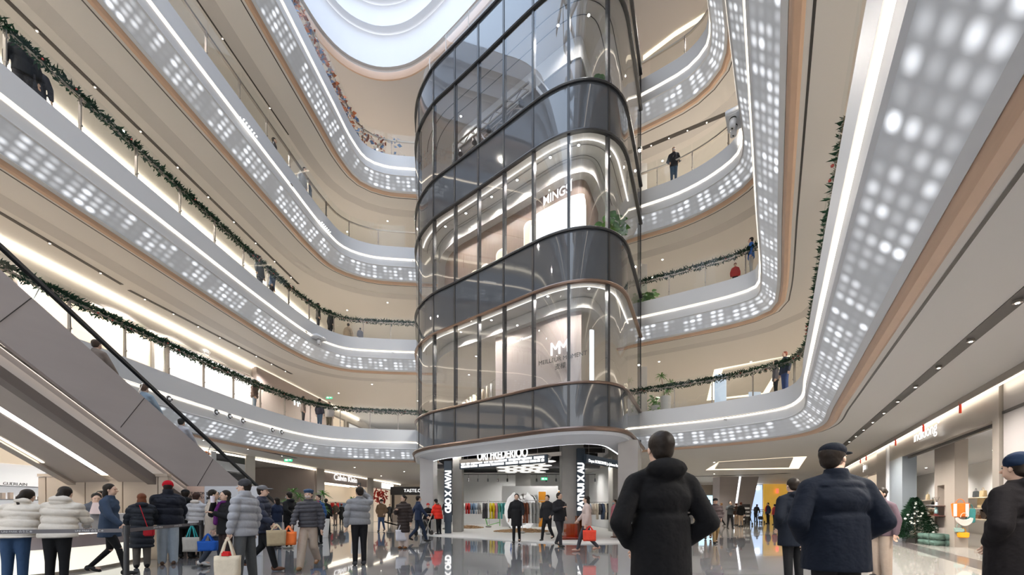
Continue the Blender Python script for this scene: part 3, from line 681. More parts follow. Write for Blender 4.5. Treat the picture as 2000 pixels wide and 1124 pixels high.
p2 = obj('stone_pier', prism(nb(), [(4.02, 15.35), (4.85, 15.6), (5.85, 18.3), (5.1, 18.7)], 0, 3.9), M['stone']); tag(p2, 'grey marble pier at the right corner under the tower behind the hooded black coat', 'column')
pier('concrete_column', X_(884, 21), X_(902, 21), 21, 21.9, M['concrete'], 'bare concrete column right of the left upright light sign')
pier('concrete_column', X_(1098, 17.3), X_(1140, 17.3), 17.3, 18.3, M['concrete'], 'wide bare concrete column with an upright light sign on its right side')
pier('concrete_column', X_(1007, 27.5), X_(1036, 27.5), 27.5, 28.5, M['concrete'], 'bare concrete column at the back of the clothes shop behind the round white hoop')
pier('concrete_column', X_(1197, 21), X_(1214, 21), 21, 22, M['concrete'], 'bare concrete column beside the right marble pier')
M['darkframe'] = mat('dark_blue_frame', (.03, .05, .075), .4)
def vsign(px0, px1, y0, y1, Y, s, lab, rot):
    x0, x1 = X_(px0, Y), X_(px1, Y); z0 = CZ+(HZ-y1)*Y/F; z1 = CZ+(HZ-y0)*Y/F
    r = empty('upright_light_sign', ((x0+x1)/2, Y, z0), 0, lab, 'sign'); w2 = (x1-x0)/2
    obj('sign_case', bev(B(-w2, w2, 0, .22, 0, z1-z0), .015), M['darkframe'], r); obj('sign_foot', B(-w2*.8, w2*.8, .03, .2, -z0+.03, 0), M['darkframe'], r)
    text('lettering', s, (x1-x0)*1.05, ((x0+x1)/2, Y-.02, (z0+z1)/2), (0, 0, -1 if rot else 1), M['letter'], r, up=(1, 0, 0) if rot else (-1, 0, 0), bold=.02, squeeze=.9)
vsign(867, 882, 901, 1021, 19.8, 'IVAW X OFD', 'tall dark sign box with white upright letters at the left end of the clothes shop', True)
vsign(1127, 1143, 876, 1027, 17.0, 'BATNUI X AU', 'tall dark sign box with white upright letters on the concrete column', False)
# hung sign and message bars
fd = Vector((.773, -.635, 0)); fo = Vector((.635, .773, 0))
def hsign(pxa, pxb, Ya, Yb, za, zb, hgt, rows, lab, gap=True):
    A = Vector((X_(pxa, Ya), Ya, za)); Bq = Vector((X_(pxb, Yb), Yb, zb)); d = (Bq-A); L = d.length
    r = empty('message_bar', A, math.atan2(d.y, d.x), lab, 'sign')
    obj('sign_case', bev(B(0, L, 0, .12, 0, hgt), .015), M['darkframe'], r)
    if rows == 2:
        rr = random.Random(4); bm = nb()
        for z0, z1 in ((.56, .84), (.16, .46)):
            u = .12
            while u < L-.2:
                w_ = rr.uniform(.12, .75); w_ = min(w_, L-.12-u); box(bm, u, u+w_, -.012, -.002, hgt*z0, hgt*z1)
                if rr.random() < .5: box(bm, u+w_*.4, u+w_*.55, -.012, -.002, hgt*.44, hgt*.58)
                u += w_+rr.uniform(.03, .10)
        obj('lettering', bm, M['letter'], r)
    for i in range(rows):
        if rows == 2: break
        text('lettering', ['JUMPTWOMENTSPACE LIFE STYLE SELECT STORE', 'Dopcc BOREORVSS | x Johnson Box'][rows == 1], hgt*.50, A+d*.5+Vector((0, 0, hgt*.5))-Vector((-d.y, d.x, 0)).normalized()*.02, (d.x, d.y, 0), M['letter'], r, squeeze=L/(hgt*.50*22 if rows == 2 else hgt*.50*17)); break
    for k in (.1, .5, .9): obj('hanging_wire', cyl(nb(), (L*k, .06, hgt), (L*k, .06, 4.75-A.z), .008, .008, 6), M['steel'], r)
    return r
hsign(897, 1068, 19.0, 16.2, 3.09, 2.93, .34, 2, 'long hanging message bar with white characters under the glowing shop name')
hsign(1145, 1211, 16.6, 19.0, 3.13, 2.98, .36, 1, 'short hanging message bar with white characters right of the wide concrete column')
r = empty('shop_name_sign', (X_(985, 17.4), 17.4, 3.55), 0, 'glowing white ORI FREDERIQO shop name hanging over the clothes shop entrance', 'sign')
text('lettering', 'ORI FREDERIQO', .54, (X_(985, 17.15)-.12, 17.15, 3.53), (2.75, -1.75, 0), emis('name_letters', (1, 1, 1), 1.2), r, bold=.006, squeeze=.66, ext=.015)
obj('backing_rail', bar(nb(), Vector((-2.1, 1.4, -.12)), Vector((2.3, -1.35, -.12)), .05, .16), M['steel'], r)
# hexagonal light ceiling
hx = empty('hexagon_light_raft', (0, 0, 0), 0, 'suspended raft of glowing hexagons over the clothes shop', 'ceiling light')
obj('raft_frame', B(-.9, 1.75, 17.9, 25.5, 3.52, 3.62), mat('raft_grey', (.45, .44, .42), .6), hx)
M['hex'] = emis('hexagon_light', (1, .97, .9), .8)
for j in range(8):
    for i in range(3):
        c = (-.48+i*.9+(j % 2)*.42, 18.4+j*.95); bm = nb(); prism(bm, [(c[0]+.36*math.cos(PI/3*q), c[1]+.40*math.sin(PI/3*q)) for q in range(6)], 3.49, 3.52); obj('hexagon_panel', bm, M['hex'], hx)
for x, y in ((-3, 21), (0, 20), (2.4, 17.5), (-2.2, 27), (2.5, 26), (0, 30), (4.4, 22), (-4.2, 24), (4.6, 28), (.8, 23.5)): lamp(x, y, 4.2, 210, .15, (1, .97, .92))
# track spots along the back of the shop
for i in range(15):
    px = 915+i*19; Y = 28.5; x = X_(px, Y)
    if x > 5.9: break
    s = empty('track_spot', (x, Y, 3.30), 0, f'small black track spot hanging over the back of the clothes shop', 'spotlight', 'black track spots over the clothes shop')
    if i == 0:
        sa = obj('spot_stem', cyl(nb(), (0, 0, .35), (0, 0, .05), .012, .012, 6), M['black'], s); sb = obj('spot_can', cyl(nb(), (0, -.02, .06), (0, -.06, -.16), .05, .065, 10), M['black'], s)
    else:
        for q in (sa, sb): c = q.copy(); COL.objects.link(c); c.parent = s
trk = obj('ceiling_track', B(X_(905, 28.5), 5.9, 28.47, 28.53, 3.63, 3.68), M['black']); tag(trk, 'long black ceiling track carrying the small spots', 'track')
duct = obj('ventilation_duct', cyl(nb(), (-5.2, 25.5, 4.15), (5.5, 25.5, 4.15), .38, .38, 20), mat('duct_grey', (.10, .10, .11), .5), None, True); tag(duct, 'large dark ventilation duct under the black ceiling of the clothes shop', 'duct')
for i in range(6):
    b_ = obj('ceiling_beam', B(-4.0 if i < 2 else -5.0, 5.4, 19.5+i*2.0, 19.62+i*2.0, 4.5, 4.74), M['dark']); tag(b_, f'dark ceiling beam over the clothes shop, number {i+1} from the front', 'beam', 'dark beams over the clothes shop')

# garments
def garment_mesh(L, w_=.23, slv=.42, name='garment'):
    pts = [(-.05, 0), (-w_*.85, -.045), (-w_*1.25, -slv), (-w_*1.0, -slv-.015), (-w_*.72, -.17), (-w_*.80, -L), (0, -L-.01), (w_*.80, -L), (w_*.72, -.17), (w_*1.0, -slv-.015), (w_*1.25, -slv), (w_*.85, -.045), (.05, 0)]
    bm = nb(); f = [bm.verts.new((0.035, x, z)) for x, z in pts]; b = [bm.verts.new((-.035, x, z)) for x, z in pts]
    bm.faces.new(f); bm.faces.new(b[::-1]); n = len(pts)
    for i in range(n): bm.faces.new((f[i], b[i], b[(i+1) % n], f[(i+1) % n]))
    bmesh.ops.triangulate(bm, faces=[q for q in bm.faces if len(q.verts) > 4]); bmesh.ops.subdivide_edges(bm, edges=bm.edges[:], cuts=1)
    for v in bm.verts:
        k = -v.co.z/L; v.co.x *= 1+.5*math.sin(v.co.y*28+1)*k; v.co.x += .012*math.sin(v.co.y*40)*k
    me = bpy.data.meshes.new(name); bm.to_mesh(me); bm.free()
    for p in me.polygons: p.use_smooth = True
    me.materials.append(None); return me
GM = {'jacket': garment_mesh(.70), 'coat': garment_mesh(1.0, .22, .55), 'trousers': garment_mesh(.85, .14, .3)}
hb = nb(); cyl(hb, (0, 0, -.01), (0, 0, .07), .005, .005, 6); bar(hb, (0, -.16, -.04), (0, 0, .0), .012); bar(hb, (0, .16, -.04), (0, 0, .0), .012); hm = bpy.data.meshes.new('hanger'); hb.to_mesh(hm); hb.free(); hm.materials.append(M['steel'])
cm = {}
def cmat(c, rough=.75):
    k = tuple(c)
    if k not in cm: cm[k] = mat('cloth_%d' % len(cm), c, rough, spec=.15, noise=(9, .12), bump=('noise', 14, .35))
    return cm[k]
CN = {'black': (.02, .02, .024), 'white': (.75, .75, .73), 'denim blue': (.16, .24, .36), 'dark denim': (.05, .07, .12), 'red': (.45, .03, .03), 'yellow': (.80, .62, .03), 'pink': (.72, .35, .42), 'green': (.10, .38, .25), 'teal': (.12, .42, .42), 'blue': (.03, .13, .55), 'brown': (.20, .07, .04), 'grey': (.25, .25, .26), 'cream': (.70, .62, .50), 'checked black and white': (.35, .35, .34), 'tan': (.42, .28, .16), 'light blue': (.38, .48, .60), 'charcoal': (.07, .07, .08), 'beige': (.58, .50, .42)}
def rack(pa, pb, zr_, items, where, grp, ang=.9, stand=True, railm=None):
    A = Vector(pa); Bq = Vector(pb); d = Bq-A; L = d.length; th = math.atan2(d.y, d.x)
    r = empty('clothes_rail', (A.x, A.y, A.z), th, f'slim steel clothes rail {where}', 'clothes rail')
    bm = nb(); cyl(bm, (0, 0, zr_), (L, 0, zr_), .013, .013, 8); obj('rail', bm, M['chrome'], r)
    if stand:
        for k in (.03, L-.03):
            obj('upright', cyl(nb(), (k, 0, .05), (k, 0, zr_+.12), .014, .014, 8), M['chrome'], r); obj('stone_foot', bev(ell(nb(), (k, 0, .06), (.16, .13, .06), sub=2), .001), M['concrete'], r)
    ordn = ['first', 'second', 'third', 'fourth', 'fifth', 'sixth', 'seventh', 'eighth', 'ninth', 'tenth', 'eleventh', 'twelfth', 'thirteenth', 'fourteenth']
    for i, (kd, c) in enumerate(items):
        p = A+d*((i+.6)/(len(items)+.2)); a = th+ang+random.uniform(-.2, .2)
        g = empty('hanging_'+kd, (p.x, p.y, A.z+zr_-.085), a, f'{c} {kd}, {ordn[i]} from the left on the rail {where}', kd, grp)
        o = bpy.data.objects.new('fabric', GM[kd]); COL.objects.link(o); o.parent = g; o.material_slots[0].link = 'OBJECT'; o.material_slots[0].material = cmat(CN[c])
        h = bpy.data.objects.new('hanger', hm); COL.objects.link(h); h.parent = g
J = 'jacket'; C_ = 'coat'; Tt = 'trousers'
rack((X_(868, 23.5), 23.5, .03), (X_(902, 24.5), 24.5, .03), 1.62, [(J, 'black'), (J, 'black'), (J, 'charcoal'), (J, 'white'), (J, 'light blue')], 'beside the left upright sign', 'garments by the left sign')
rack((X_(903, 27), 27, .03), (X_(953, 26), 26, .03), 1.66, [(J, 'white'), (J, 'red'), (J, 'red'), (J, 'denim blue'), (J, 'denim blue'), (J, 'light blue'), (J, 'grey'), (J, 'white'), (C_, 'charcoal'), (C_, 'charcoal')], 'behind the left wood-chip bed', 'garments on the denim rail')
rack((X_(955, 26), 26, .03), (X_(999, 25), 25, .03), 1.66, [(C_, 'yellow'), (C_, 'yellow'), (C_, 'pink'), (C_, 'green'), (C_, 'teal'), (J, 'teal'), (J, 'blue'), (J, 'blue')], 'with the bright rainbow coats', 'bright garments in the middle')
rack((X_(1019, 19.8), 19.8, .03), (X_(1072, 19.0), 19.0, .03), 1.6, [(C_, 'brown'), (C_, 'brown'), (C_, 'white'), (C_, 'checked black and white'), (C_, 'checked black and white'), (J, 'cream'), (J, 'brown'), (C_, 'charcoal')], 'before the white hoop', 'garments by the hoop')
rack((X_(1148, 26), 26, .03), (X_(1196, 25), 25, .03), 1.62, [(J, 'light blue'), (J, 'beige'), (J, 'cream'), (C_, 'cream'), (J, 'charcoal'), (C_, 'dark denim'), (C_, 'cream'), (C_, 'black'), (C_, 'black')], 'right of the wide concrete column', 'garments on the right rail')
# tower second floor rail
za = Z['v2']
qa, _ = T.at(T.atpx(872, d=2.4, hi=9), 2.4); qb, _ = T.at(T.atpx(966, d=2.4, hi=11), 2.4)
rack((*qa, za+.0), (*qb, za+.0), 1.75, [(C_, 'beige'), (C_, 'cream'), (C_, 'beige'), (C_, 'cream'), (C_, 'cream'), (C_, 'beige'), (C_, 'cream'), (C_, 'cream'), (C_, 'white')], 'inside the second-floor tower shop', 'pale garments in the tower shop', stand=False)
# wood-chip beds
def chips(cx, cy, rx, ry, n, lab):
    bm = nb(); rr = random.Random(int(cx*10))
    for i in range(n):
        a = rr.uniform(0, 2*PI); q = math.sqrt(rr.random()); x = cx+rx*q*math.cos(a); y = cy+ry*q*math.sin(a); z = .05+.16*(1-q)*rr.random()
        mx = Matrix.Translation((x, y, z)) @ Matrix.Rotation(rr.uniform(0, 3), 4, 'Z') @ Matrix.Rotation(rr.uniform(-.6, .6), 4, 'X'); box(bm, -.09, .09, -.035, .035, -.012, .012, mx)
    tag(obj('wood_chips', bm, mat('wood_chip', (.42, .27, .15), .8, noise=(3, .4))), lab, 'wood chips', kind='stuff')
chips(X_(924, 28), 25.5, .85, 1.0, 420, 'heap of wood chips under the denim rail'); chips(X_(1020, 22), 21.6, 1.5, 1.2, 900, 'heap of wood chips behind the walking men')
# display wall, hoop, doors, acrylic boxes, bench
o = obj('display_wall', B(X_(981, 28), X_(1087, 28), 27.0, 27.2, .03, 2.75), M['pot']); tag(o, 'free-standing off-white display wall behind the round white hoop', 'partition')
hp = empty('inflated_hoop', (X_(1017, 23.5), 23.5, 0), 0, 'shiny white inflated round hoop with a silver disc in front of the display wall', 'hoop')
bm = nb(); bmesh.ops.create_cone(bm, segments=40, radius1=.8, radius2=.8, depth=.12, cap_ends=True, matrix=Matrix.Translation((0.25, .1, 1.35)) @ Matrix.Rotation(PI/2, 4, 'X')); obj('silver_disc', bev(bm, .05, 3), M['chrome'], hp, True)
bm = nb(); prev = None; NN = 40
for i in range(NN+1):
    a = PI*1.75*i/NN+PI*.62; c = Vector((.78*math.cos(a), 0, 1.1+1.02*math.sin(a))); rr_ = .17*(1+.12*math.sin(i*2.1))
    ring = [bm.verts.new(c+Vector((math.cos(a), 0, math.sin(a)))*rr_*math.cos(b*PI/5)+Vector((0, 1, 0))*rr_*math.sin(b*PI/5)) for b in range(10)]
    if prev:
        for b in range(10): bm.faces.new((prev[b], prev[(b+1) % 10], ring[(b+1) % 10], ring[b]))
    prev = ring
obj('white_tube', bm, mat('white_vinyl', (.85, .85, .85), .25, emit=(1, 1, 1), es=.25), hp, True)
M['orange'] = mat('orange_panel', (.75, .30, .02), .35)
for x0, x1, y0, y1, Y, lab in ((1052, 1066, 962, 1004, 26.8, 'orange door panel in the off-white display wall'), (1086, 1098, 961, 1010, 29, 'narrow orange door panel left of the wide concrete column')):
    o = empty('orange_door', (X_(x0, Y), Y, .03), 0, lab, 'door panel'); wq = X_(x1, Y)-X_(x0, Y); obj('door_leaf', bev(B(0, wq, 0, .05, 0, CZ+(HZ-y0)*Y/F), .01), M['orange'], o); obj('door_frame', B(-.07, wq+.07, .02, .06, 0, CZ+(HZ-y0)*Y/F+.08), M['riser'], o)
M['acr'] = glass('orange_acrylic', (.95, .42, .06), .06, .6)
for x0, x1, z0, z1, Y, yd, lab in ((1106, 1128, .03, .62, 16.2, .8, 'orange see-through plinth box beside the concrete column'), (1128, 1146, .03, .95, 16.0, .6, 'taller orange see-through box under the upright sign'), (1099, 1146, .03, .14, 15.75, .9, 'low orange see-through platform on the shop floor edge')):
    tag(obj('acrylic_box', B(X_(x0, Y), X_(x1, Y), Y, Y+yd, z0, z1), M['acr']), lab, 'display box')
bn = empty('green_bench', (*G(962, 1029).xy, 0), 0, 'bright green tubular trestle bench under the rainbow coats', 'bench')
gm_ = mat('green_paint', (.15, .50, .12), .4); bm = nb()
for a, b in (((-.5, 0, .55), (.5, 0, .55)), ((-.5, 0, .55), (-.35, 0, 0)), ((.5, 0, .55), (.5, 0, 0)), ((-.35, 0, .05), (.5, 0, .3)), ((-.5, .4, .55), (.5, .4, .55)), ((-.5, .4, .55), (-.35, .4, 0)), ((.5, .4, .55), (.5, .4, 0)), ((-.5, 0, .55), (-.5, .4, .55)), ((.5, 0, .55), (.5, .4, .55))): cyl(bm, a, b, .022, .022, 8)
obj('frame', bm, gm_, bn)
for k in (-.12, .12):
    sh = obj('shoe_on_bench', bev(B(-.05, .05, -.13, .13, 0, .1), .03), M['dark']); sh.location = bn.location+Vector((k, .1, .57)); tag(sh, f'black shoe on the green bench, {"left" if k < 0 else "right"} one of the pair', 'shoe', 'black shoes on the green bench')

# ---------------------------------------------------------------- escalator on the left
SL = .586
def ep(a, Y, b): return Vector((a+A0*Y, Y, CZ+b-SL*Y))
es = empty('escalator', (0, 0, 0), 0, 'taupe clad escalator rising to the upper left over the service counter', 'escalator')
def eprism(bm, poly, a0, a1):      # poly of (Y, z)
    f = [bm.verts.new((a0+A0*Y, Y, z)) for Y, z in poly]; g = [bm.verts.new((a1+A0*Y, Y, z)) for Y, z in poly]; n = len(poly)
    bm.faces.new(f); bm.faces.new(g[::-1])
    for i in range(n): bm.faces.new((f[i], g[i], g[(i+1) % n], f[(i+1) % n]))
    return bm
def zb(b, Y): return CZ+b-SL*Y
YT = 4.0
obj('side_panel', eprism(nb(), [(YT, zb(8.26, YT)), (14.4, zb(8.26, 14.4)), (16.8, zb(8.26, 14.4)), (16.8, 0), (13.0, 0.7), (14.2, 0), ] if False else [(YT, zb(8.26, YT)), (14.3, zb(8.26, 14.3)), (15.3, zb(8.26, 14.3)), (15.3, 0), (13.9, 0), (YT, zb(7.10, YT))], -9.28, -9.36), M['clad'], es)
obj('lower_side_panel', (lambda bm: bm)(eprism(nb(), [(YT, zb(7.0, YT)), (14.0, max(0, zb(7.0, 14.0))), (13.05, 0), (YT, zb(6.62, YT))], -9.50, -9.40)), M['clad2'], es)
bm = nb()
q = [ep(-9.46, YT, 7.06), ep(-9.46, 13.9, 7.06), ep(-9.30, 13.0, 6.56), ep(-9.30, YT, 6.56)]; q[1].z = max(q[1].z, 0); q[2].z = max(q[2].z, 0); bm.faces.new([bm.verts.new(v) for v in q]); obj('lower_slope', bm, M['clad2'], es)
obj('bottom_flange', eprism(nb(), [(YT, zb(6.60, YT)), (13.1, zb(6.60, 13.1)), (12.95, zb(6.39, 12.95)), (YT, zb(6.39, YT))], -9.28, -9.48), M['flange'], es)
bm = nb(); bm.faces.new([bm.verts.new(v) for v in (ep(-9.31, YT, 7.14), ep(-9.31, 13.6, 7.14), ep(-9.47, 13.6, 7.14), ep(-9.47, YT, 7.14))]); obj('groove_ceiling', bm, M['clad'], es)
bm = nb(); bar(bm, ep(-9.40, YT, 7.10), ep(-9.40, 11.9, 7.10), .05, .03); obj('groove_light', bm, emis('groove_light', (1, .86, .72), 7), es)
def esheet(a0, b0, a1, b1, Y0, Y1): bm = nb(); bm.faces.new([bm.verts.new(v) for v in (ep(a0, Y0, b0), ep(a0, Y1, b0), ep(a1, Y1, b1), ep(a1, Y0, b1))]); return bm
obj('underside', esheet(-9.45, 6.44, -10.2, 6.46, YT, 13), M['soffit'], es); obj('underside_panel', esheet(-10.42, 6.46, -11.25, 6.44, YT, 13), M['soffit'], es)
obj('underside_light', esheet(-10.2, 6.50, -10.42, 6.50, YT, 9.72), emis('soffit_light', (1, .93, .82), 13), es)
obj('far_flange', eprism(nb(), [(YT, zb(6.60, YT)), (13.1, zb(6.60, 13.1)), (12.95, zb(6.38, 12.95)), (YT, zb(6.38, YT))], -11.25, -11.45), M['steel'], es)
obj('far_side_panel', eprism(nb(), [(YT, zb(8.26, YT)), (14.3, zb(8.26, 14.3)), (16.6, zb(8.26, 14.3)), (16.6, 0), (14.2, 0), (YT, zb(6.6, YT))], -11.36, -11.44), M['clad'], es)
bm = nb(); Yq = YT
while Yq < 15.0:
    z = zb(7.73, Yq+.2); box(bm, -11.3+A0*Yq, -9.4+A0*Yq, Yq, Yq+.4, z-.25, z); Yq += .4
obj('step_band', bm, M['dark'], es)
obj('landing_plate', B(-10.5, -8.45, 15.0, 16.2, .0, .05), M['steel'], es)
for a in (-9.32, -11.4):
    P1 = [ep(a, YT, 8.70), ep(a, 14.5, 8.70)]; e2 = Vector((a+A0*15.2, 15.2, P1[1].z)); bm = nb(); bar(bm, P1[0], P1[1], .085, .06); bar(bm, P1[1], e2, .085, .06); cyl(bm, e2, e2-Vector((0, 0, .55)), .04, .04, 10); obj('handrail', bm, M['black'], es)
    gb_ = nb(); gp = []
    bm = nb(); bm.faces.new([bm.verts.new(v) for v in (ep(a, YT, 8.26), ep(a, 14.3, 8.26), ep(a, 14.5, 8.68), ep(a, YT, 8.68))]); obj('glass_side', bm, M['clear'], es)
    for Yq in (5.5, 7.5, 9.5, 11.5, 13.5):
        if a > -10: bm = nb(); bar(bm, ep(a, Yq, 8.27), ep(a, Yq+.12, 8.66), .015, .015); obj('glass_joint', bm, M['chrome'], es)
for Yq in (6.9, 9.05, 11.1):      # cladding joints
    bm = nb(); bar(bm, ep(-9.276, Yq, 7.12), ep(-9.276, Yq+.55, 8.25), .008, .012); obj('panel_joint', bm, M['dark'], es)
obj('far_glow_strip', esheet(-11.16, 6.43, -11.22, 6.43, YT, 9.2), emis('far_glow', (1, .9, .75), 5), es)
# reception wall and counter
rw = empty('reception_wall', (-9.9, 9.9, 0), 0, 'tan panelled wall under the escalator behind the service counter', 'wall panel')
for i, (x0, x1) in enumerate(((-1.7, -1.52), (-1.5, -.56), (-.54, .36), (.38, 1.22), (1.24, 1.48))): obj('panel', bev(B(x0, x1, 0, .1, 0, 2.02), .006), M['tan'], rw)
obj('top_light_trough', B(-1.7, 1.48, -.02, .1, 2.03, 2.10), M['tan'], rw)
CP = [(-9.6, 5.2), (-9.25, 5.9), (-8.85, 6.7), (-8.5, 7.4), (-8.42, 8.2), (-8.6, 9.0), (-8.85, 9.7), (-8.95, 10.4)]
CQ = Path(CP, 1, step=.15)
ct = empty('service_counter', (0, 0, 0), 0, 'long curved white service counter with glowing lower front, left', 'counter')
obj('upper_front', sweep(nb(), CQ, [(.7, 1.10), (.7, 1.14), (-.08, 1.14), (-.07, .80), (.12, .78)]), mat('counter_white', (.85, .83, .82), .35), ct, True)
obj('strip_light', sweep(nb(), CQ, [(.12, .785), (.16, .76), (.10, .74)]), M['cove'], ct)
obj('middle_band', sweep(nb(), CQ, [(.10, .74), (.05, .50), (.12, .49)]), mat('mauve_band', (.42, .37, .38), .4), ct, True)
obj('glowing_front', sweep(nb(), CQ, [(.12, .49), (.08, .06)]), mat('glowing_front', (.8, .8, .72), .3, emit=(1, .96, .82), es=.62), ct, True)
obj('plinth', sweep(nb(), CQ, [(.12, .06), (.12, 0)]), M['steel'], ct)
obj('body', sweep(nb(), CQ, [(.14, .02), (.14, 1.08), (.68, 1.08), (.68, .02)], closed=True), M['pot'], ct)
lt = empty('laptop', (X_(176, 7.9), 8.0, 1.14), -.25, 'open silver laptop seen from behind on the service counter', 'laptop')
obj('base', bev(B(-.17, .17, .0, .24, 0, .018), .005), M['chrome'], lt)
obj('lid', box(nb(), -.17, .17, -.006, .006, 0, .235, Matrix.Rotation(-.25, 4, 'X')), mat('laptop_lid', (.62, .52, .53), .35, metal=.4), lt)
# boards
for x0, x1, Y, nm, m, lab in ((-8.62, -8.16, 10.72, 'notice_board', mat('peach_board', (.70, .50, .40), .5), 'peach notice board at the foot of the escalator, left of the white one'), (-8.14, -6.62, 10.7, 'notice_board', mat('white_board', (.62, .63, .66), .4), 'white membership notice board at the foot of the escalator')):
    r = empty(nm, (x0, Y, 0), 0, lab, 'notice board'); obj('board', bev(B(0, x1-x0, 0, .06, 0, 1.84), .005), m, r)
    if x0 < -8.5: text('lettering', 'GIFT 8 ZONE\n会员中心', .10, (-8.36, Y-.01, 1.60), (1, 0, 0), M['letterd'], r, ext=.003)
    else:
        text('lettering', 'UNI PARK+\nMEMBERSHIP', .115, (-8.08, Y-.01, 1.58), (1, 0, 0), M['letterd'], r, ext=.003, align='LEFT', bold=.003)
        text('small_lettering', '尊享会员礼遇\n会员服务 积分', .07, (-8.08, Y-.01, 1.36), (1, 0, 0), M['letterd'], r, ext=.003, align='LEFT')
# belt barrier
M['belt'] = mat('barrier_belt', (.12, .11, .115), .6)
BP = [(-11.5, 4.2), (X_(247, 5.9), 5.9), (X_(393, 8.6), 8.6)]
for i, (x, y) in enumerate(BP):
    r = empty('barrier_post', (x, y, 0), 0, ['black belt barrier post beyond the left frame edge', 'black belt barrier post in front of the woman in the checked trousers', 'black belt barrier post beside the peach notice board'][i], 'barrier post', 'belt barrier posts')
    obj('base', cyl(nb(), (0, 0, 0), (0, 0, .025), .17, .16, 24), M['black'], r); obj('post', cyl(nb(), (0, 0, .02), (0, 0, .95), .032, .032, 16), M['black'], r); obj('belt_head', cyl(nb(), (0, 0, .87), (0, 0, 1.0), .043, .04, 16), M['black'], r)
for i in (0, 1):
    a = Vector((*BP[i], .93)); b = Vector((*BP[i+1], .93)); r = empty('barrier_belt', a, 0, ['dark barrier belt in front of the two women in cream puffer jackets', 'dark barrier belt between the two black posts'][i], 'belt', 'barrier belts')
    bm = nb(); bar(bm, (0, 0, 0), b-a, .004, .055); obj('belt', bm, M['belt'], r); d = b-a; n = Vector((d.y, -d.x, 0)).normalized()
    for k in ((.62, .80, .93) if i == 0 else (.33, .6, .85)): text('lettering', 'UNI PARK 合生汇❀', .038, a+d*k+n*.006, d, mat('belt_print', (.55, .55, .55), .6) if 'belt_print' not in bpy.data.materials else bpy.data.materials['belt_print'], r, ext=.001)
# ---------------------------------------------------------------- left ground-floor shops
def lfront(Y0, Y1, z0, z1, a0, a1, bm=None): bm = bm or nb(); return prism(bm, [wl_(a0, Y0), wl_(a1, Y0), wl_(a1, Y1), wl_(a0, Y1)], z0, z1)
# perfume shop seen under the escalator
o = empty('perfume_shop_front', (0, 0, 0), 0, 'white perfume shop wall with lit shelves seen under the escalator at the left edge', 'shop display')
obj('back_panel', lfront(8.5, 14.5, 0, 3.9, -16.0, -15.9), M['litw'], o)
obj('side_wall', B(-15.2, -14.1, 14.5, 14.6, 0, 3.9), M['riser'], o)
bm = nb(); rr = random.Random(3)
for zz_ in (.7, 1.1, 1.5, 1.9): lfront(9, 14.2, zz_, zz_+.03, -15.9, -15.6, bm)
obj('shelf', bm, M['chrome'], o)
for zz_ in (.73, 1.13, 1.53):
    bm = nb()
    for i in range(26):
        Yb = 9.4+i*.18; x = wl_(-15.7, Yb)[0]; h = rr.uniform(.08, .2); box(bm, x-.04, x+.04, Yb-.04, Yb+.04, zz_, zz_+h)
    b_ = obj('bottles', bm, mat('perfume_bottles', (.5, .42, .36), .2), o); b_['kind'] = 'stuff'
text('lettering', 'GUERLAIN', .12, (wl_(-15.55, 12.1)[0], 12.1, 1.98), (A0, 1, 0), M['letterd'], o)
obj('lit_header', lfront(8.6, 14.3, 2.6, 3.3, -15.85, -15.75), M['lit'], o)
# glass corner shop with reversed letters, striped wall
o = empty('glass_corner_shop', (0, 0, 0), 0, 'bright glass corner shop with big white reversed letters beyond the escalator handrail', 'shop display')
obj('lit_wall', lfront(14.6, 18.6, 1.9, 3.5, -15.25, -15.15), M['litw'], o)
text('lettering', 'FRA', 1.0, (*wl_(-15.02, 18.0), 3.05), (-A0, -1, 0), M['letter'], o, bold=.03)
obj('blue_shelf', lfront(15, 18.5, 2.2, 2.45, -15.1, -14.9), mat('blue_display', (.15, .35, .7), .3), o)
obj('white_post', lfront(18.6, 18.9, 0, 3.9, -15.2, -14.9), M['riser'], o)
o = empty('striped_wall', (0, 0, 0), 0, 'black and white horizontally striped wall panel beyond the escalator handrail', 'wall panel')
for i in range(9): obj('stripe', lfront(18.95, 20.9, i*.44, i*.44+.44, -15.15, -15.0), M['black'] if i % 2 == 0 else M['riser'], o)
struct('wall_left_pier', lfront(20.9, 21.6, 0, zc1, -15.2, -14.95), M['wall'])
struct('wall_left_pier_dark', lfront(21.6, 21.9, 0, zc1, -16.2, -15.9), M['brown'])
# fashion shop (long sign) along the left gallery
o = empty('fashion_shop_front', (0, 0, 0), 0, 'bright shopfront with white Calvin Klein lettering beyond the large plant', 'shop front')
obj('fascia', lfront(28.6, 36.5, 3.15, 3.98, -15.2, -15.0), M['taupe'], o)
obj('side_pier', lfront(27.6, 28.6, 0, 4.0, -15.2, -14.9), M['steel'], o)
obj('lit_interior', lfront(28.6, 46, 0, 3.3, -17.2, -17.1), mat('pale_shop_interior', (.74, .64, .52), .6, emit=(1, .85, .65), es=.15), o)
obj('shop_floor', lfront(28.6, 46, 0, .02, -17.1, -15.1), M['floorl'], o)
for j_, (ya_, yb_, c_) in enumerate(((29.2, 30.6, 'charcoal'), (31, 32.2, 'cream'), (32.6, 33.6, 'red'), (34, 35.4, 'denim blue'))):
    bm = nb(); rr = random.Random(j_)
    for i in range(14):
        Yb = ya_+(yb_-ya_)*i/14; x = wl_(-16.5, Yb)[0]; hgt = rr.uniform(.7, 1.0); box(bm, x-.22, x+.22, Yb, Yb+.05, 1.75-hgt, 1.72)
    g_ = obj('hanging_clothes', bm, cmat(CN[c_]), o); g_['kind'] = 'stuff'
bm = nb()
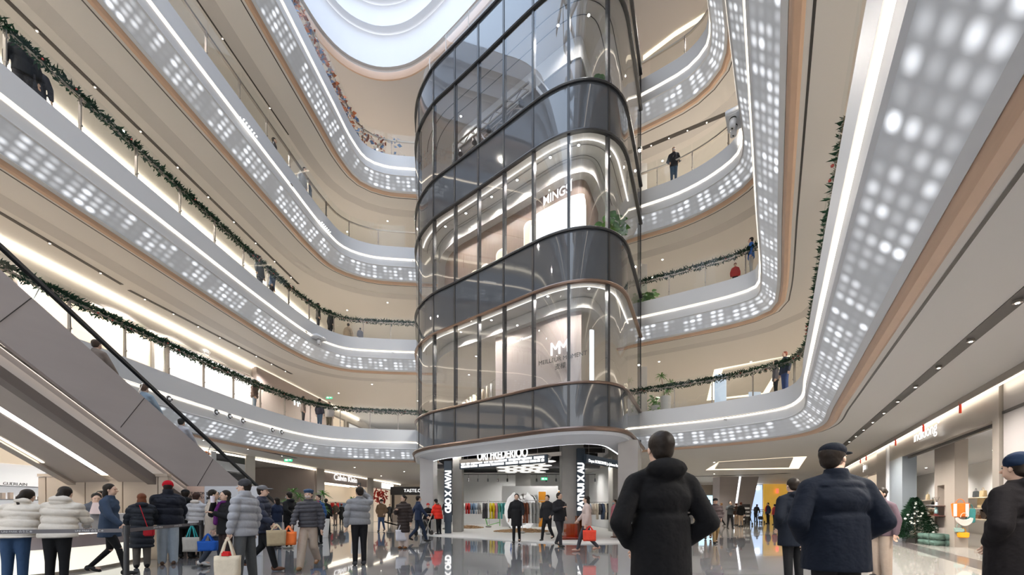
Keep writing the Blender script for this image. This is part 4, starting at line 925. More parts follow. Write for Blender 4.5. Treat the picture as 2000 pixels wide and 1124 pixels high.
for ya_, yb_ in ((29.1, 32.3), (32.5, 35.5)): x = wl_(-16.5, ya_)[0]; bar(bm, (x, ya_, 1.78), (wl_(-16.5, yb_)[0], yb_, 1.78), .03); bar(bm, (x, ya_, 0), (x, ya_, 1.78), .03); bar(bm, (wl_(-16.5, yb_)[0], yb_, 0), (wl_(-16.5, yb_)[0], yb_, 1.78), .03)
obj('clothes_frame', bm, M['black'], o)
obj('interior_ceiling', lfront(28.6, 46, 3.2, 3.25, -17.2, -15.1), M['riser'], o)
bm = nb()
for a in (-15.6, -16.1, -16.6): lfront(28.8, 36, 3.14, 3.18, a, a+.06, bm)
obj('ceiling_light_line', bm, M['cove2'], o)
obj('far_pier', lfront(36.0, 37.4, 0, 4.0, -15.2, -14.95), M['wall'], o)
text('lettering', 'Calvin Klein', .62, (*wl_(-14.95, 32.0), 3.58), (A0, 1, 0), M['letter'], o, squeeze=1.3)
o = empty('red_display_shop', (0, 0, 0), 0, 'shopfront with shredded red display panel beyond the Calvin Klein shop', 'shop front')
obj('lit_interior', lfront(37.4, 44, 0, 3.2, -15.9, -15.8), M['lit'], o); obj('fascia', lfront(37.4, 44, 3.2, 4.0, -15.2, -15.0), M['wall'], o)
bm = nb(); rr = random.Random(5)
for i in range(60):
    Yb = rr.uniform(37.8, 40.8); x = wl_(-15.0, Yb)[0]+rr.uniform(-.2, .1); z = rr.uniform(1.9, 3.0); mx = Matrix.Translation((x, Yb, z)) @ Matrix.Rotation(rr.uniform(-1, 1), 4, 'X'); box(bm, -.03, .03, -.25, .25, -.05, .05, mx)
obj('red_shreds', bm, mat('red_paper', (.65, .05, .03), .5), o)['kind'] = 'stuff'
obj('sign_box', lfront(39.5, 42.5, 3.25, 3.75, -14.98, -14.9), M['letter'], o)
o = empty('kiosk', (X_(790, 40), 40, 0), 0, 'dark kiosk with small lit sign left of the marble pier', 'kiosk')
obj('header', bev(B(-1.4, 2.2, 0, .5, 2.6, 3.4), .03), M['black'], o); obj('post', B(-1.3, -1.1, .1, .4, 0, 2.6), M['black'], o); obj('post', B(2.0, 2.2, .1, .4, 0, 2.6), M['black'], o); obj('counter', bev(B(-1.2, 2.1, 0, .8, 0, 1.1), .03), M['steel'], o)
text('lettering', 'TASTE.ONE', .45, (X_(790, 40)+1.1, 39.95, 3.0), (1, 0, 0), M['letter'], o)
# clothes rails in the fashion shop
for i, (px, Y) in enumerate(((640, 31), (652, 33), (672, 35))):
    x = X_(px, Y)
    if x > wl_(-15.2, Y)[0]: x = wl_(-15.6, Y)[0]
# upper-floor signs, left gallery
def lsign(s, px, py, hl, size, lab, m=None, sq=1):
    Y = F*15.75/(1045-px); x = wl_(-15.7, Y)[0]; z = CZ+(HZ-py)*Y/F; r = empty('shop_sign', (x, Y, z), 0, lab, 'sign'); text('lettering', s, size, (x, Y, z), (A0, 1, 0), m or M['letter'], r, squeeze=sq, bold=.01)
lsign('♛\nALISA', 401, 700, 8, .42, 'small bright white two-line sign above the second-floor garland', sq=1.3)
_Y = F*15.75/(1045-573); _x = wl_(-15.45, _Y)[0]; _r = empty('shop_sign', (0, 0, 0), 0, 'bright white double-M sign on the dark shop at the far left gallery', 'sign'); mm_bars(_r, (_x, _Y, CZ+(HZ-787)*_Y/F), (A0, 1), .62)
o = obj('shop_wall_panel', lfront(22.5, 31, CZ+HL[2]+.68, CZ+7.9, -15.75, -15.5), M['taupe']); tag(o, 'dark taupe wall panel behind the double-M sign on the second floor', 'wall panel')
# far curved shop under the second-floor ceiling
o = empty('far_shoe_shop', (X_(705, 38), 38, CZ+HL[2]+.68), 0, 'white shoe shop with faint lit letters at the far end of the second floor', 'shop front')
obj('front', B(-4, 5, 0, .3, 0, 2.9), M['litw'], o); text('lettering', 'ALDO', .8, (X_(683, 38), 37.9, CZ+(HZ-818)*38/F), (1, 0, 0), M['letter'], o)
# exit signs
M['exit'] = mat('exit_green', (.0, .25, .08), .4, emit=(.05, .9, .35), es=.9)
for px, py, h, lab, cz in ((643, 777, 8.0, 'green exit sign hanging from the second-floor ceiling, left', .1), (563, 899, 2.75, 'green exit sign under the ground-floor ceiling above the plants', .1), (1063, 936, 2.1, 'green exit sign at the back of the clothes shop', .1)):
    Y = {643: 29, 563: 22.6, 1063: 28}[px]; x, z = X_(px, Y), CZ+(HZ-py)*Y/F
    r = empty('exit_sign', (x, Y, z), 0, lab, 'exit sign'); obj('sign_plate', bev(B(-.22, .22, -.02, .02, -.09, .09), .006), M['exit'], r)
    bm = nb(); box(bm, -.16, -.02, -.026, -.02, -.05, .05); box(bm, .04, .14, -.026, -.02, -.015, .015); bm.faces.new([bm.verts.new(v) for v in ((.12, -.027, .04), (.12, -.027, -.04), (.18, -.027, 0))]); obj('pictogram', bm, M['letter'], r)
    obj('hanger', cyl(nb(), (0, 0, .09), (0, 0, (CZ+h if px != 1063 else 4.75)-z), .008, .008, 6), M['steel'], r)
# camera heads on the white band, left second floor (round portholes with a small dome)
for i, (px, py) in enumerate(((329, 780), (421, 806), (448, 814), (473, 823), (531, 841), (549, 845))):
    P = paths['L', 2]; u = P.atpx(px, lo=10, hi=P.L-1); p, n = P.at(u, -.0); z = CZ+(HZ-py)*p.y/F; r = empty('porthole_camera', (p.x, p.y, z), math.atan2(n.y, n.x), f'round white porthole with dark camera head, {["nearest the escalator handrail", "second from the handrail", "third from the handrail", "fourth from the handrail", "left of the last pair", "rightmost of the row"][i]}, on the second-floor edge', 'camera', 'porthole cameras on the second-floor edge')
    obj('ring', cyl(nb(), (0.02, 0, 0), (-.03, 0, 0), .13, .125, 24), M['riser'], r); obj('recess', cyl(nb(), (-.031, 0, 0), (-.035, 0, 0), .095, .095, 20), M['dark'], r); obj('lens_head', cyl(nb(), (-.03, 0, .0), (-.12, 0, -.02), .055, .045, 14), M['riser'], r); obj('lens', cyl(nb(), (-.121, 0, -.02), (-.125, 0, -.02), .03, .03, 12), M['dark'], r)
def projector(sd, k, px, lab, n_=1, sc=1):
    P = paths[sd, k]; u = P.atpx(px, lo=12 if sd == 'L' else 8, hi=P.L-.5); p, n = P.at(u, -.10); z = CZ+HL[k]-.12
    r = empty('surveillance_camera', (p.x, p.y, z), math.atan2(n.y, n.x), lab, 'camera')
    obj('bracket_box', bev(B(-.30*sc, .1, -.34*sc, .34*sc, -.02, .16*sc), .03), M['riser'], r, True)
    for j in range(n_):
        y = (-.14+.28*j)*sc if n_ > 1 else 0
        hd = obj('camera_body', cyl(nb(), (-.12*sc, y, -.02), (-.14*sc, y, -.28*sc), .09*sc, .085*sc, 18), M['riser'], r, True); obj('dark_ring', cyl(nb(), (-.12*sc, y, -.01), (-.12*sc, y, -.05*sc), .092*sc, .092*sc, 18), M['dark'], hd); obj('lens', cyl(nb(), (-.14*sc, y, -.281*sc), (-.145*sc, y, -.29*sc), .03*sc, .03*sc, 10), M['dark'], hd)
projector('L', 3, 616, 'white box with surveillance cameras under the third-floor edge on the left')
projector('R', 4, 1448, 'white housing with two surveillance cameras at the fourth-floor corner on the right', 2, 1.25)
for i, (sd, k, px) in enumerate((('L', 3, 592), ('L', 3, 768), ('L', 4, 562), ('L', 4, 806), ('R', 2, 1420), ('R', 3, 1420))):
    P = paths[sd, k]; u = P.atpx(px, lo=10, hi=P.L-.2); p, n = P.at(u, -.02); z = CZ+HL[k]-.05
    r = empty('spot_bracket', (p.x, p.y, z), math.atan2(n.y, n.x), f'tiny camera bracket on the {word[k]}-floor light edge, {["left of the white camera box", "near the tower, left", "halfway along, left", "beside the tower, left", "right gallery, lower", "right gallery, upper"][i]}', 'camera')
    obj('arm', bar(nb(), (0, 0, 0), (-.16, 0, -.06), .03), M['riser'], r); obj('lens_tube', cyl(nb(), (-.16, -.05, -.09), (-.16, .06, -.05), .03, .03, 10), M['chrome'], r)
# spotlight clusters on the left fourth and right fifth edges
for i, (sd, k, pa, pb) in enumerate((('L', 4, 466, 492), ('L', 4, 622, 638), ('R', 5, 1402, 1416))):
    P = paths[sd, k]; ua = P.atpx(pa, lo=8); ub = P.atpx(pb, lo=8)
    if sd == 'R': ua, ub = 19.5, 22.5
    r = empty('spotlight_cluster', (0, 0, 0), 0, ['double row of tiny bright spotlights on the fourth-floor edge, nearer left group', 'double row of tiny bright spotlights on the fourth-floor edge, farther left group', 'string of bright star-like spotlights on the fifth-floor edge, right'][i], 'spotlights')
    bm = nb(); N = 6
    for q in range(N):
        for w_ in (-.05, -.2):
            p, n = P.at(ua+(ub-ua)*q/(N-1), w_); ell(bm, (p.x, p.y, CZ+HL[k]+.05+w_*.5), (.03,)*3, sub=1)
    obj('lamp_face', bm, M['spot'], r)

# ---------------------------------------------------------------- right shop with handbags
ANG = math.atan2(CT, ST); RM = Matrix.Rotation(ANG, 4, 'Z')
def tR(Y, p): return (Y+p*ST)/CT
def tX(px, p=4.2): return tR(F*p/CT/(px-1505), p)
def RB(t0, t1, p0, p1, z0, z1, bm=None): return box(bm or nb(), t0, t1, -p1, -p0, z0, z1, RM)
def RP_(t, p, z=0): return RM @ Vector((t, -p, z))
t0_, t1_ = tX(1762), tX(1938)
struct('wall_right_lintel', RB(t1_-.3, tX(1737), 4.2, 4.5, 3.22, zc1), M['shopgrey'])
struct('wall_right_jamb', RB(t1_-.32, t1_, 4.2, 4.6, 0, 3.22), M['shopgrey'])
struct('wall_right_jamb_far', RB(t0_, tX(1737), 4.2, 4.6, 0, 3.22), mat('blue_grey_jamb', (.30, .34, .38), .3, metal=.2))
struct('wall_right_near', RB(-8, t1_-.36, 4.25, 4.5, 0, zc1), mat('grey_stone_panel', (.30, .28, .275), .3, noise=(.6, .06)))
bm = nb()
for tq in (t1_-1.6, t1_-3.4, t1_-5.2): RB(tq, tq+.03, 4.23, 4.26, 0, zc1, bm)
RB(-8, t1_-.36, 4.23, 4.26, 3.3, 3.36, bm); struct('trim_panel_joints', bm, M['dark'])
struct('trim_white_reveal', RB(tX(1737), tX(1737)+.18, 4.12, 4.5, 0, zc1), M['riser'])
struct('wall_right_pier', RB(tX(1737)+.2, tX(1712), 4.2, 4.5, 0, zc1), M['shopgrey'])
struct('wall_right_far', RB(tX(1712), tX(1634), 4.3, 4.6, 3.0, zc1), M['shopgrey'])
struct('wall_right_far_low', RB(tX(1690), tX(1634), 4.3, 4.6, 0, 3.0), M['wall'])
struct('wall_right_end', RB(tX(1634), 62, 4.3, 4.6, 0, zc1), M['wall'])
struct('trim_right_cornice', RB(2, 44, 4.02, 4.16, zc1-.10, zc1-.03), M['cove'])
struct('trim_right_cornice_shadow', RB(2, 44, 3.98, 4.02, zc1-.14, zc1), M['shopgrey'])
for i, px in enumerate((1763, 1821, 1898, 1702, 1690)):
    t_ = tX(px); q = RP_(t_, 4.0, zc1-.2); tag(obj('red_ribbon', bar(nb(), q-Vector((0, 0, .16)), q+Vector((0, 0, .12)), .035), mat('red_ribbon', (.75, .06, .03), .5)), f'small red ribbon hanging from the cornice light, {["left of the shop letters", "above the shop letters", "right of the shop letters", "left one over the far shop", "far small one over the far shop"][i]}', 'ribbon', 'red ribbons on the right cornice')
so = empty('lit_shop_sign', RP_(tX(1815), 4.16, 3.68), 0, 'glowing white rounded lowercase shop sign over the handbag shop', 'sign')
text('lettering', 'indkiong°', .50, RP_(tX(1815), 4.12, 3.66), RM.to_3x3() @ Vector((-1, 0, 0)), emis('halo_letter', (1, .96, .9), 1.4), so, squeeze=1.35, ext=.004)
so2 = empty('lit_shop_sign', RP_(tX(1685), 4.2, 3.5), 0, 'tiny lit shop sign on the far right shopfront', 'sign'); text('lettering', 'jsm', .5, RP_(tX(1685), 4.26, 3.5), RM.to_3x3() @ Vector((-1, 0, 0)), M['letter'], so2)
struct('door_1', RB(tX(1710), tX(1690), 4.3, 4.36, 0, 2.9), M['lit'])
# shop interior
struct('floor_right_shop', RB(6, 44, 4.2, 10, 0, .012), M['floorl'])
struct('ceiling_right_shop', RB(6, 44, 4.6, 10, 3.5, 3.6), M['riser'])
struct('wall_right_shop_back', RB(6, 44, 8.6, 8.7, 0, 3.5), M['shopwall'])
struct('wall_right_shop_side', RB(40, 40.2, 4.6, 8.6, 0, 3.5), M['shopwall'])
struct('trim_shop_door_frame', RB(t1_-.02, t0_+.02, 4.35, 4.42, 3.14, 3.22), M['dark'])
for tt, pp, e_ in ((19, 7.3, 330), (16, 7.0, 250), (23, 7.2, 330), (27, 7.2, 330), (31, 7.2, 330), (35, 7.2, 330), (16.8, 5.6, 160)):
    q = RP_(tt, pp, 3.44); downlight(q.x, q.y, 3.5, e_, 'in the handbag shop ceiling', col=(1, .93, .85))  # downlights added to lift the dark shop interior
cb = empty('display_pillar', RP_(19.4, 4.95), ANG, 'grey-brown pillar with an open niche and two round-edged shelves in the handbag shop window', 'display pillar')
M['pillar'] = mat('pillar_greige', (.335, .29, .25), .5, noise=(1, .05))
obj('pillar_body', box(box(box(box(nb(), -.9, .0, -.3, 0, 0, 3.46), .68, .98, -.3, 0, 0, 3.46), 0, .68, -.3, 0, 2.05, 3.46), 0, .68, -.3, -.02, 0, .2), M['pillar'], cb)
obj('niche_lower', box(nb(), 0, .68, -.28, -.03, .2, .95), M['taupe'], cb)
for z in (.98, 1.32): obj('shelf', bev(box(nb(), -.1, .95, -.5, .25, z, z+.03), .01), mat('dark_wood_shelf', (.12, .06, .05), .3), cb)
df = empty('reed_diffuser', RP_(19.45, 4.78, 1.35), 0, 'small reed diffuser bottle on the upper pillar shelf', 'diffuser'); obj('bottle', cyl(nb(), (0, 0, 0), (0, 0, .12), .04, .03, 14), M['riser'], df)
for a in range(5): obj('reed', cyl(nb(), (0, 0, .1), (.07*math.cos(a*1.3), .07*math.sin(a*1.3), .3), .004, .004, 5), M['dark'], df)
tag(obj('white_tray', bev(box(nb(), 19.5, 20.2, -4.85, -4.65, 1.352, 1.375, RM), .008), M['riser']), 'flat white tray on the upper pillar shelf', 'tray')
bs = empty('painted_bear', RP_(19.5, 4.78, 1.012), ANG, 'small painted ornament figure on the lower pillar shelf', 'ornament')
bm = nb(); ell(bm, (0, 0, .12), (.06, .05, .1)); ell(bm, (0, 0, .25), (.05, .045, .05)); ell(bm, (-.07, 0, .13), (.03, .03, .08)); ell(bm, (.07, 0, .13), (.03, .03, .08)); obj('body', bm, mat('painted_figure', (.25, .4, .42), .2, noise=(14, .9)), bs, True); obj('feet', B(-.06, .06, -.04, .04, 0, .05), mat('dark_red', (.2, .02, .02), .4), bs)
def bag(px, py, p, z, w_, h, c, lab, shape='tote', d=.16, hh=.14, rot=0):
    q = RP_(tX(px, p), p, z) if py == 0 else RP_(py, p, z); r = empty('handbag', q, ANG+rot, lab, 'bag'); bm = nb(); m = cmat(c, .5)
    if shape == 'tote':
        vs = [bm.verts.new(v) for v in ((-w_*.4, -d/2, 0), (w_*.4, -d/2, 0), (w_*.4, d/2, 0), (-w_*.4, d/2, 0), (-w_*.5, -d*.3, h), (w_*.5, -d*.3, h), (w_*.5, d*.3, h), (-w_*.5, d*.3, h))]
        for f in ((3, 2, 1, 0), (4, 5, 6, 7), (0, 1, 5, 4), (1, 2, 6, 5), (2, 3, 7, 6), (3, 0, 4, 7)): bm.faces.new([vs[i] for i in f])
        bev(bm, .02, 3)
    else:
        pts = [(w_/2*math.cos(PI+PI*i/14), h*.9+h*.95*math.sin(PI+PI*i/14)) for i in range(15)]+[(w_*.38*math.cos(PI*i/10)*1, h*.95-h*.25*math.sin(PI*i/10)) for i in range(11)]
        f = [bm.verts.new((x, -d/2, z_)) for x, z_ in pts]; b = [bm.verts.new((x, d/2, z_)) for x, z_ in pts]; bm.faces.new(f); bm.faces.new(b[::-1])
        for i in range(len(pts)): bm.faces.new((f[i], b[i], b[(i+1) % len(pts)], f[(i+1) % len(pts)]))
    obj('bag_body', bm, m, r, False)
    bm = nb(); prev = None
    for i in range(13):
        a = PI*i/12; v = Vector((w_*.22*math.cos(a), 0, h*.97+hh*math.sin(a)))
        if prev is not None: cyl(bm, prev, v, .01, .01, 6)
        prev = v
    obj('handle', bm, m, r); return r
ws = empty('wall_shelves', RP_(0, 8.6), 0, 'lit wall shelves carrying handbags at the back of the handbag shop', 'shelves')
for z in (.76, 1.27, 1.78):
    o = obj('shelf_board', RB(-1, 0, 0, .01, 0, 0.01), M['shelf'], ws); bpy.data.objects.remove(o)
    o = obj('shelf_board', (lambda b_: b_)(RB(14, 39.9, 8.1, 8.6, z-.04, z)), M['shelf'], None); o.parent = ws; o.matrix_parent_inverse = Matrix.Translation(-ws.location)
bag(1812, 0, 8.35, 1.79, .34, .36, (.62, .52, .34), 'tall straw tote on the top shelf left of the pillar'); bag(1906, 0, 8.35, 1.79, .42, .30, (.10, .11, .12), 'dark grey tote on the top shelf right of the pillar'); bag(1920, 0, 8.35, 1.79, .5, .30, (.60, .47, .28), 'beige straw basket bag on the top shelf at the right')
bag(1918, 0, 8.35, 1.28, .75, .48, (.70, .56, .33), 'large pale straw basket bag on the middle shelf'); bag(1822, 0, 8.35, 1.28, .3, .34, (.06, .06, .06), 'small black handbag on the middle shelf left of the pillar')
bag(1818, 0, 8.35, .77, .6, .30, (.22, .13, .07), 'brown and black handbag on the lower shelf left of the pillar'); bag(1925, 0, 8.35, .77, .8, .46, (.05, .035, .03), 'large black shoulder bag on the lower shelf at the right', 'moon', .14, .2); bag(1910, 0, 8.35, .77, .6, .18, (.45, .27, .18), 'flat tan handbag lying on the lower shelf')
r = bag(1884, 18.4, 5.05, .98, .42, .44, (.78, .20, .03), 'orange and white striped tote hanging on the pillar side', rot=-PI/2, d=.12)
for k in (-.13, .13): obj('stripe', bev(B(k-.035, k+.035, -.086, -.05, .02, .42), .002), cmat((.8, .8, .76)), r)
bag(1887, 18.28, 5.10, .72, .36, .26, (.74, .68, .62), 'off-white crescent bag hanging under the striped tote', 'moon', .12, .14, rot=-PI/2); bag(1889, 18.36, 5.1, .33, .28, .17, (.75, .33, .02), 'small orange bag at the bottom of the hanging group', rot=-PI/2); bag(1882, 18.4, 5.02, .50, .24, .14, (.30, .42, .38), 'small grey-green bag above the small orange bag', rot=-PI/2); bag(1893, 18.44, 5.28, .80, .22, .45, (.05, .22, .22), 'teal tote hanging behind the striped tote', rot=-PI/2)
# poufs
def pouf(px, py, sx, sy, h, c, lab):
    g = G(px, py); r = empty('woven_pouf', (g.x, g.y, 0), ANG+.3, lab, 'pouf'); bm = nb(); m = cmat(c)
    for i in range(3):
        for j in range(2):
            for k in range(2): bev(box(bm, -sx/2+sx*i/3+.005, -sx/2+sx*(i+1)/3-.005, -sy/2+sy*j/2+.004, -sy/2+sy*(j+1)/2-.004, h*k/2+.004, h*(k+1)/2-.004), .0001, 1) if False else box(bm, -sx/2+sx*i/3+.004, -sx/2+sx*(i+1)/3-.004, -sy/2+sy*j/2+.004, -sy/2+sy*(j+1)/2-.004, h*k/2+.004, h*(k+1)/2-.004)
    obj('cushion_blocks', bev(bm, .022, 3), m, r, True)
pouf(1829, 1066, .85, .6, .40, (.085, .14, .12), 'dark green woven block pouf in front of the pillar'); pouf(1806, 1061, .6, .6, .42, (.60, .55, .50), 'beige woven block pouf between the Christmas tree and the green pouf')
# christmas tree
g = G(1787, 1061); tr = empty('christmas_tree', (g.x, g.y, 0), 0, 'small Christmas tree with white baubles beside the handbag shop window', 'christmas tree')
obj('tree_pot', bev(cyl(nb(), (0, 0, 0), (0, 0, .26), .26, .20, 8), .01), M['dark'], tr); obj('trunk', cyl(nb(), (0, 0, .2), (0, 0, 1.5), .03, .008, 8), M['brown'], tr)
vs = []; fs = []; rr = random.Random(11); HT = 1.66
for i in range(5200):
    k = rr.random()**1.25; z = .26+(HT-.28)*k; R = .66*(1-k)**.85+.03; a = rr.uniform(0, 2*PI); q = R*(.25+.75*rr.random()**.5)*(1+.12*math.sin(a*9+z*7)); drp = .10*(q/.66)
    b0 = Vector((q*math.cos(a), q*math.sin(a), z-drp)); a2 = a+rr.uniform(-.7, .7); dr = Vector((math.cos(a2), math.sin(a2), rr.uniform(-.1, .55))).normalized(); L = rr.uniform(.05, .12); s1 = dr.cross(Vector((0, 0, 1))).normalized()*.011; s2 = dr.cross(s1)
    b = len(vs); vs += [b0, b0+dr*L*.4+s1, b0+dr*L*.4-s1*.5+s2, b0+dr*L*.4-s1*.5-s2, b0+dr*L]; fs += [(b, b+1, b+2), (b, b+2, b+3), (b, b+3, b+1), (b+4, b+2, b+1), (b+4, b+3, b+2), (b+4, b+1, b+3)]
me = bpy.data.meshes.new('fir_branches'); me.from_pydata([tuple(v) for v in vs], [], fs); link('fir_branches', me, M['green'], tr)['kind'] = 'stuff'
bmesh_b = nb(); ell(bmesh_b, (0, 0, 0), (.04,)*3); me = bpy.data.meshes.new('bauble'); bmesh_b.to_mesh(me); bmesh_b.free(); me.materials.append(mat('pearl_bauble', (.85, .83, .80), .2))
for p_ in me.polygons: p_.use_smooth = True
for i in range(46):
    k = rr.random()**1.1*.92; z = .36+(HT-.35)*k; R = (.66*(1-k)**.85+.03)*1.0; a = rr.uniform(PI, 2.1*PI)
    o = bpy.data.objects.new('bauble', me); COL.objects.link(o); o.location = (g.x+R*math.cos(a), g.y+R*math.sin(a), z-.07); sc_ = rr.uniform(.6, 1.05); o.scale = (sc_,)*3
    tag(o, 'round white bauble hanging on the Christmas tree', 'bauble', 'white baubles on the Christmas tree')

# ---------------------------------------------------------------- far right passage
lp = empty('leaning_pier', (0, 0, 0), 0, 'leaning taupe double pier with a white light strip between its halves', 'pier')
def quad(nm, pts, Y, th, m, par):
    bm = nb(); f = [bm.verts.new(at(px, py, Y)) for px, py in pts]; b = [bm.verts.new(at(px, py, Y)+Vector((.0, th, 0))) for px, py in pts]; bm.faces.new(f); bm.faces.new(b[::-1]); n = len(f)
    for i in range(n): bm.faces.new((f[i], b[i], b[(i+1) % n], f[(i+1) % n]))
    return obj(nm, bm, m, par)
quad('left_half', [(1404, 1022.2), (1431, 1022.2), (1444, 931), (1406, 931)], 35, 1.2, M['clad'], lp); quad('right_half', [(1435, 1022.2), (1462, 1022.2), (1482, 932), (1448, 931)], 35, 1.2, M['clad'], lp); quad('light_strip', [(1431, 1010), (1435, 1010), (1448, 932), (1443, 932)], 35.1, .1, M['cool'], lp)
def shopbox(name, x0, x1, y0, y1, Y, m, lab, cat='shop display'):
    o = empty(name, at((x0+x1)/2, 1.0, Y).xy.to_3d() if False else (X_((x0+x1)/2, Y), Y, 0), 0, lab, cat); wq = (X_(x1, Y)-X_(x0, Y))/2; za_ = 0; zb_ = min(3.95, CZ+(HZ-y0)*Y/F)
    obj('back_panel', B(-wq, wq, 0, .15, za_, zb_), m, o); return o, wq, za_, zb_
o, q, a, b = shopbox('yellow_shop', 1492, 1545, 946, 1021, 44, mat('yellow_wall', (.65, .38, .06), .5, emit=(1, .6, .1), es=.25, noise=(.8, .3)), 'yellow and gold shop at the far end of the passage')
obj('dark_header', B(q*.1, q*.8, -.1, 0, 2.2, 2.6), M['black'], o); obj('white_counter', B(q*.1, q*.9, -.2, 0, 1.5, 2.2), M['litw'], o); obj('red_lantern', cyl(nb(), (q*-.1, -.2, 2.9), (q*-.1, -.2, 3.4), .12, .12, 12), mat('red_lantern', (.7, .05, .03), .4, emit=(1, .15, .08), es=1), o)
o, q, a, b = shopbox('blue_shop', 1466, 1489, 948, 1018, 46, mat('blue_lit_wall', (.35, .45, .65), .5, emit=(.5, .68, 1), es=.7), 'blue-lit shop right of the leaning pier'); obj('lit_sign', B(-.6, .3, -.1, 0, 3.4, 3.8), M['cool'], o)
o, q, a, b = shopbox('dark_shop', 1355, 1402, 948, 1015, 42, mat('dark_shop_wall', (.22, .18, .14), .5), 'dark shop with a blue-white screen left of the leaning pier'); obj('screen', B(-q*.6, q*.7, -.1, 0, 1.6, 2.6), mat('pale_blue_screen', (.4, .6, .7), .4, emit=(.6, .85, 1), es=.9), o); text('lettering', '☕', .7, (X_(1368, 42), 41.8, 3.0), (1, 0, 0), M['letter'], o)
dp = empty('display_case', (X_(1457, 33), 33, 0), 0, 'small black grid display case beside the leaning pier', 'display case'); obj('case_back', B(-.35, .35, 0, .3, 0, 1.6), M['black'], dp)
bm = nb()
for z in (.3, .6, .9, 1.2): box(bm, -.28, .28, -.03, 0, z, z+.14)
obj('white_cards', bm, M['pot'], dp)
rl = empty('counter_rail', (X_(1478, 40), 40, 0), 0, 'glass rail counter in front of the far shops', 'counter'); obj('glass_front', B(-1.2, 3.2, 0, .05, 0, 1.1), M['clear'], rl); obj('top_rail', B(-1.2, 3.2, -.03, .08, 1.1, 1.16), M['steel'], rl)
for i, (px, Y) in enumerate(((1466, 30), (1490, 34))):
    tr_ = empty('pushchair', (X_(px, Y), Y, 0), .6, ['black folded pushchair near the leaning pier', 'black pushchair beside the far glass counter'][i], 'pushchair'); bm = nb(); bar(bm, (-.2, 0, .1), (.1, 0, 1.0), .03); bar(bm, (.25, 0, .1), (-.1, 0, .7), .03); bar(bm, (-.2, .35, .1), (.1, .35, 1.0), .03); bar(bm, (.25, .35, .1), (-.1, .35, .7), .03); bar(bm, (.1, 0, 1), (.1, .35, 1), .03); obj('frame', bm, M['black'], tr_)
    obj('seat', bev(box(nb(), -.15, .2, .03, .32, .3, .6), .05), M['dark'], tr_)
    for x, y in ((-.2, 0), (-.2, .35), (.25, 0), (.25, .35)): obj('wheel', cyl(nb(), (x, y-.02, .1), (x, y+.02, .1), .1, .1, 14), M['dark'], tr_)
# curved dark ceiling line at far right
struct('trim_far_line', bar(bar(nb(), at(1330, 932, 30), at(1480, 928, 31), .06, .03), at(1480, 928, 31), at(1600, 922, 32), .06, .03), M['dark'])

# ---------------------------------------------------------------- plants
def plant(name, loc, h, n, lab, style='dracaena', pot=True, ph=.5, spread=.5, lean=0):
    r = empty(name, loc, 0, lab, 'plant'); rr = random.Random(int(loc[0]*31+loc[1]*7)); vs = []; fs = []
    if pot: obj('planter', bev(cyl(nb(), (0, 0, 0), (0, 0, ph), .20, .26, 16), .012), M['pot'], r, False)
    heads = [(0, 0, h)] if style != 'dracaena' else [(rr.uniform(-.22, .22), rr.uniform(-.22, .22), h*f) for f in (1, .82, .66, .9)][:max(1, n // 26)]
    if style == 'dracaena':
        bm = nb()
        for hx_ in heads: cyl(bm, (0, 0, ph*.6 if pot else 0), (hx_[0], hx_[1], hx_[2]-.1), .02, .014, 8)
        obj('stem', bm, M['brown'], r)
    for i in range(n):
        hx_ = heads[i % len(heads)]; a = rr.uniform(0, 2*PI); el = rr.uniform(-.2, 1.3); L = spread*rr.uniform(.6, 1.0)
        if style == 'broad': base = Vector((0, 0, ph if pot else .05)); hz = rr.uniform(.35, 1)*h; tip0 = Vector((spread*.7*math.cos(a)*rr.random(), spread*.7*math.sin(a)*rr.random(), hz)); w_ = .13*spread/.5; L = .30*spread/.5; c0 = tip0
        else: c0 = Vector(hx_)-Vector((0, 0, .12)); w_ = .022
        d = Vector((math.cos(a)*math.cos(el), math.sin(a)*math.cos(el), math.sin(el))); s = d.cross(Vector((0, 0, 1))).normalized()*w_
        b = len(vs); K = 4
        for k in range(K+1):
            t = k/K; p = c0+d*L*t+Vector((0, 0, -.55*L*t*t)); wt = (math.sin(PI*min(1, t*.9+.12))**.7); vs += [p-s*wt, p+s*wt+Vector((0, 0, .004)), p+Vector((0, 0, -.012*wt))]
            if k: q = b+3*(k-1); fs += [(q, q+3, q+5, q+2), (q+2, q+5, q+4, q+1)]
        if style == 'broad':
            b = len(vs); vs += [base, base+Vector((.012, 0, 0)), c0, c0+Vector((.008, 0, 0))]; fs.append((b, b+1, b+3, b+2))
    me = bpy.data.meshes.new('leaves'); me.from_pydata([tuple(v) for v in vs], [], fs)
    o = link('leaves', me, M['leaf'], r)
    for p_ in me.polygons: p_.use_smooth = True
    return r
g = G(561, 1058); plant('potted_plant', (g.x-.5, g.y+1.5, 0), 2.05, 110, 'tall spiky green plant behind the masked man in black', ph=.8, spread=.55)
plant('potted_plant', (g.x+.35, g.y+2.2, 0), 2.0, 80, 'spiky green plant right of the tallest one, behind the masked man', ph=.8, spread=.5)
plant('potted_plant', (g.x+1.5, g.y+3, 0), 1.75, 50, 'small spiky plant farthest right of the three behind the queue', ph=.8, spread=.4)
zf2 = CZ+HL[2]+.68; zf3 = CZ+HL[3]+.68
plant('potted_plant', (X_(1300, 19.6), 19.6, zf2), 2.1, 90, 'spiky plant in white planter behind the second-floor right balustrade', ph=1.0, spread=.45)
plant('potted_plant', (X_(1281, 20.2), 20.2, zf2), 1.2, 40, 'low leafy plant in white planter beside the tower, second floor', 'broad', ph=.7, spread=.4)
plant('potted_plant', (X_(1268, 20.0), 20.0, zf3), 1.0, 60, 'bushy plant in a brown pot beside the tower, third floor right', 'broad', ph=.5, spread=.45)
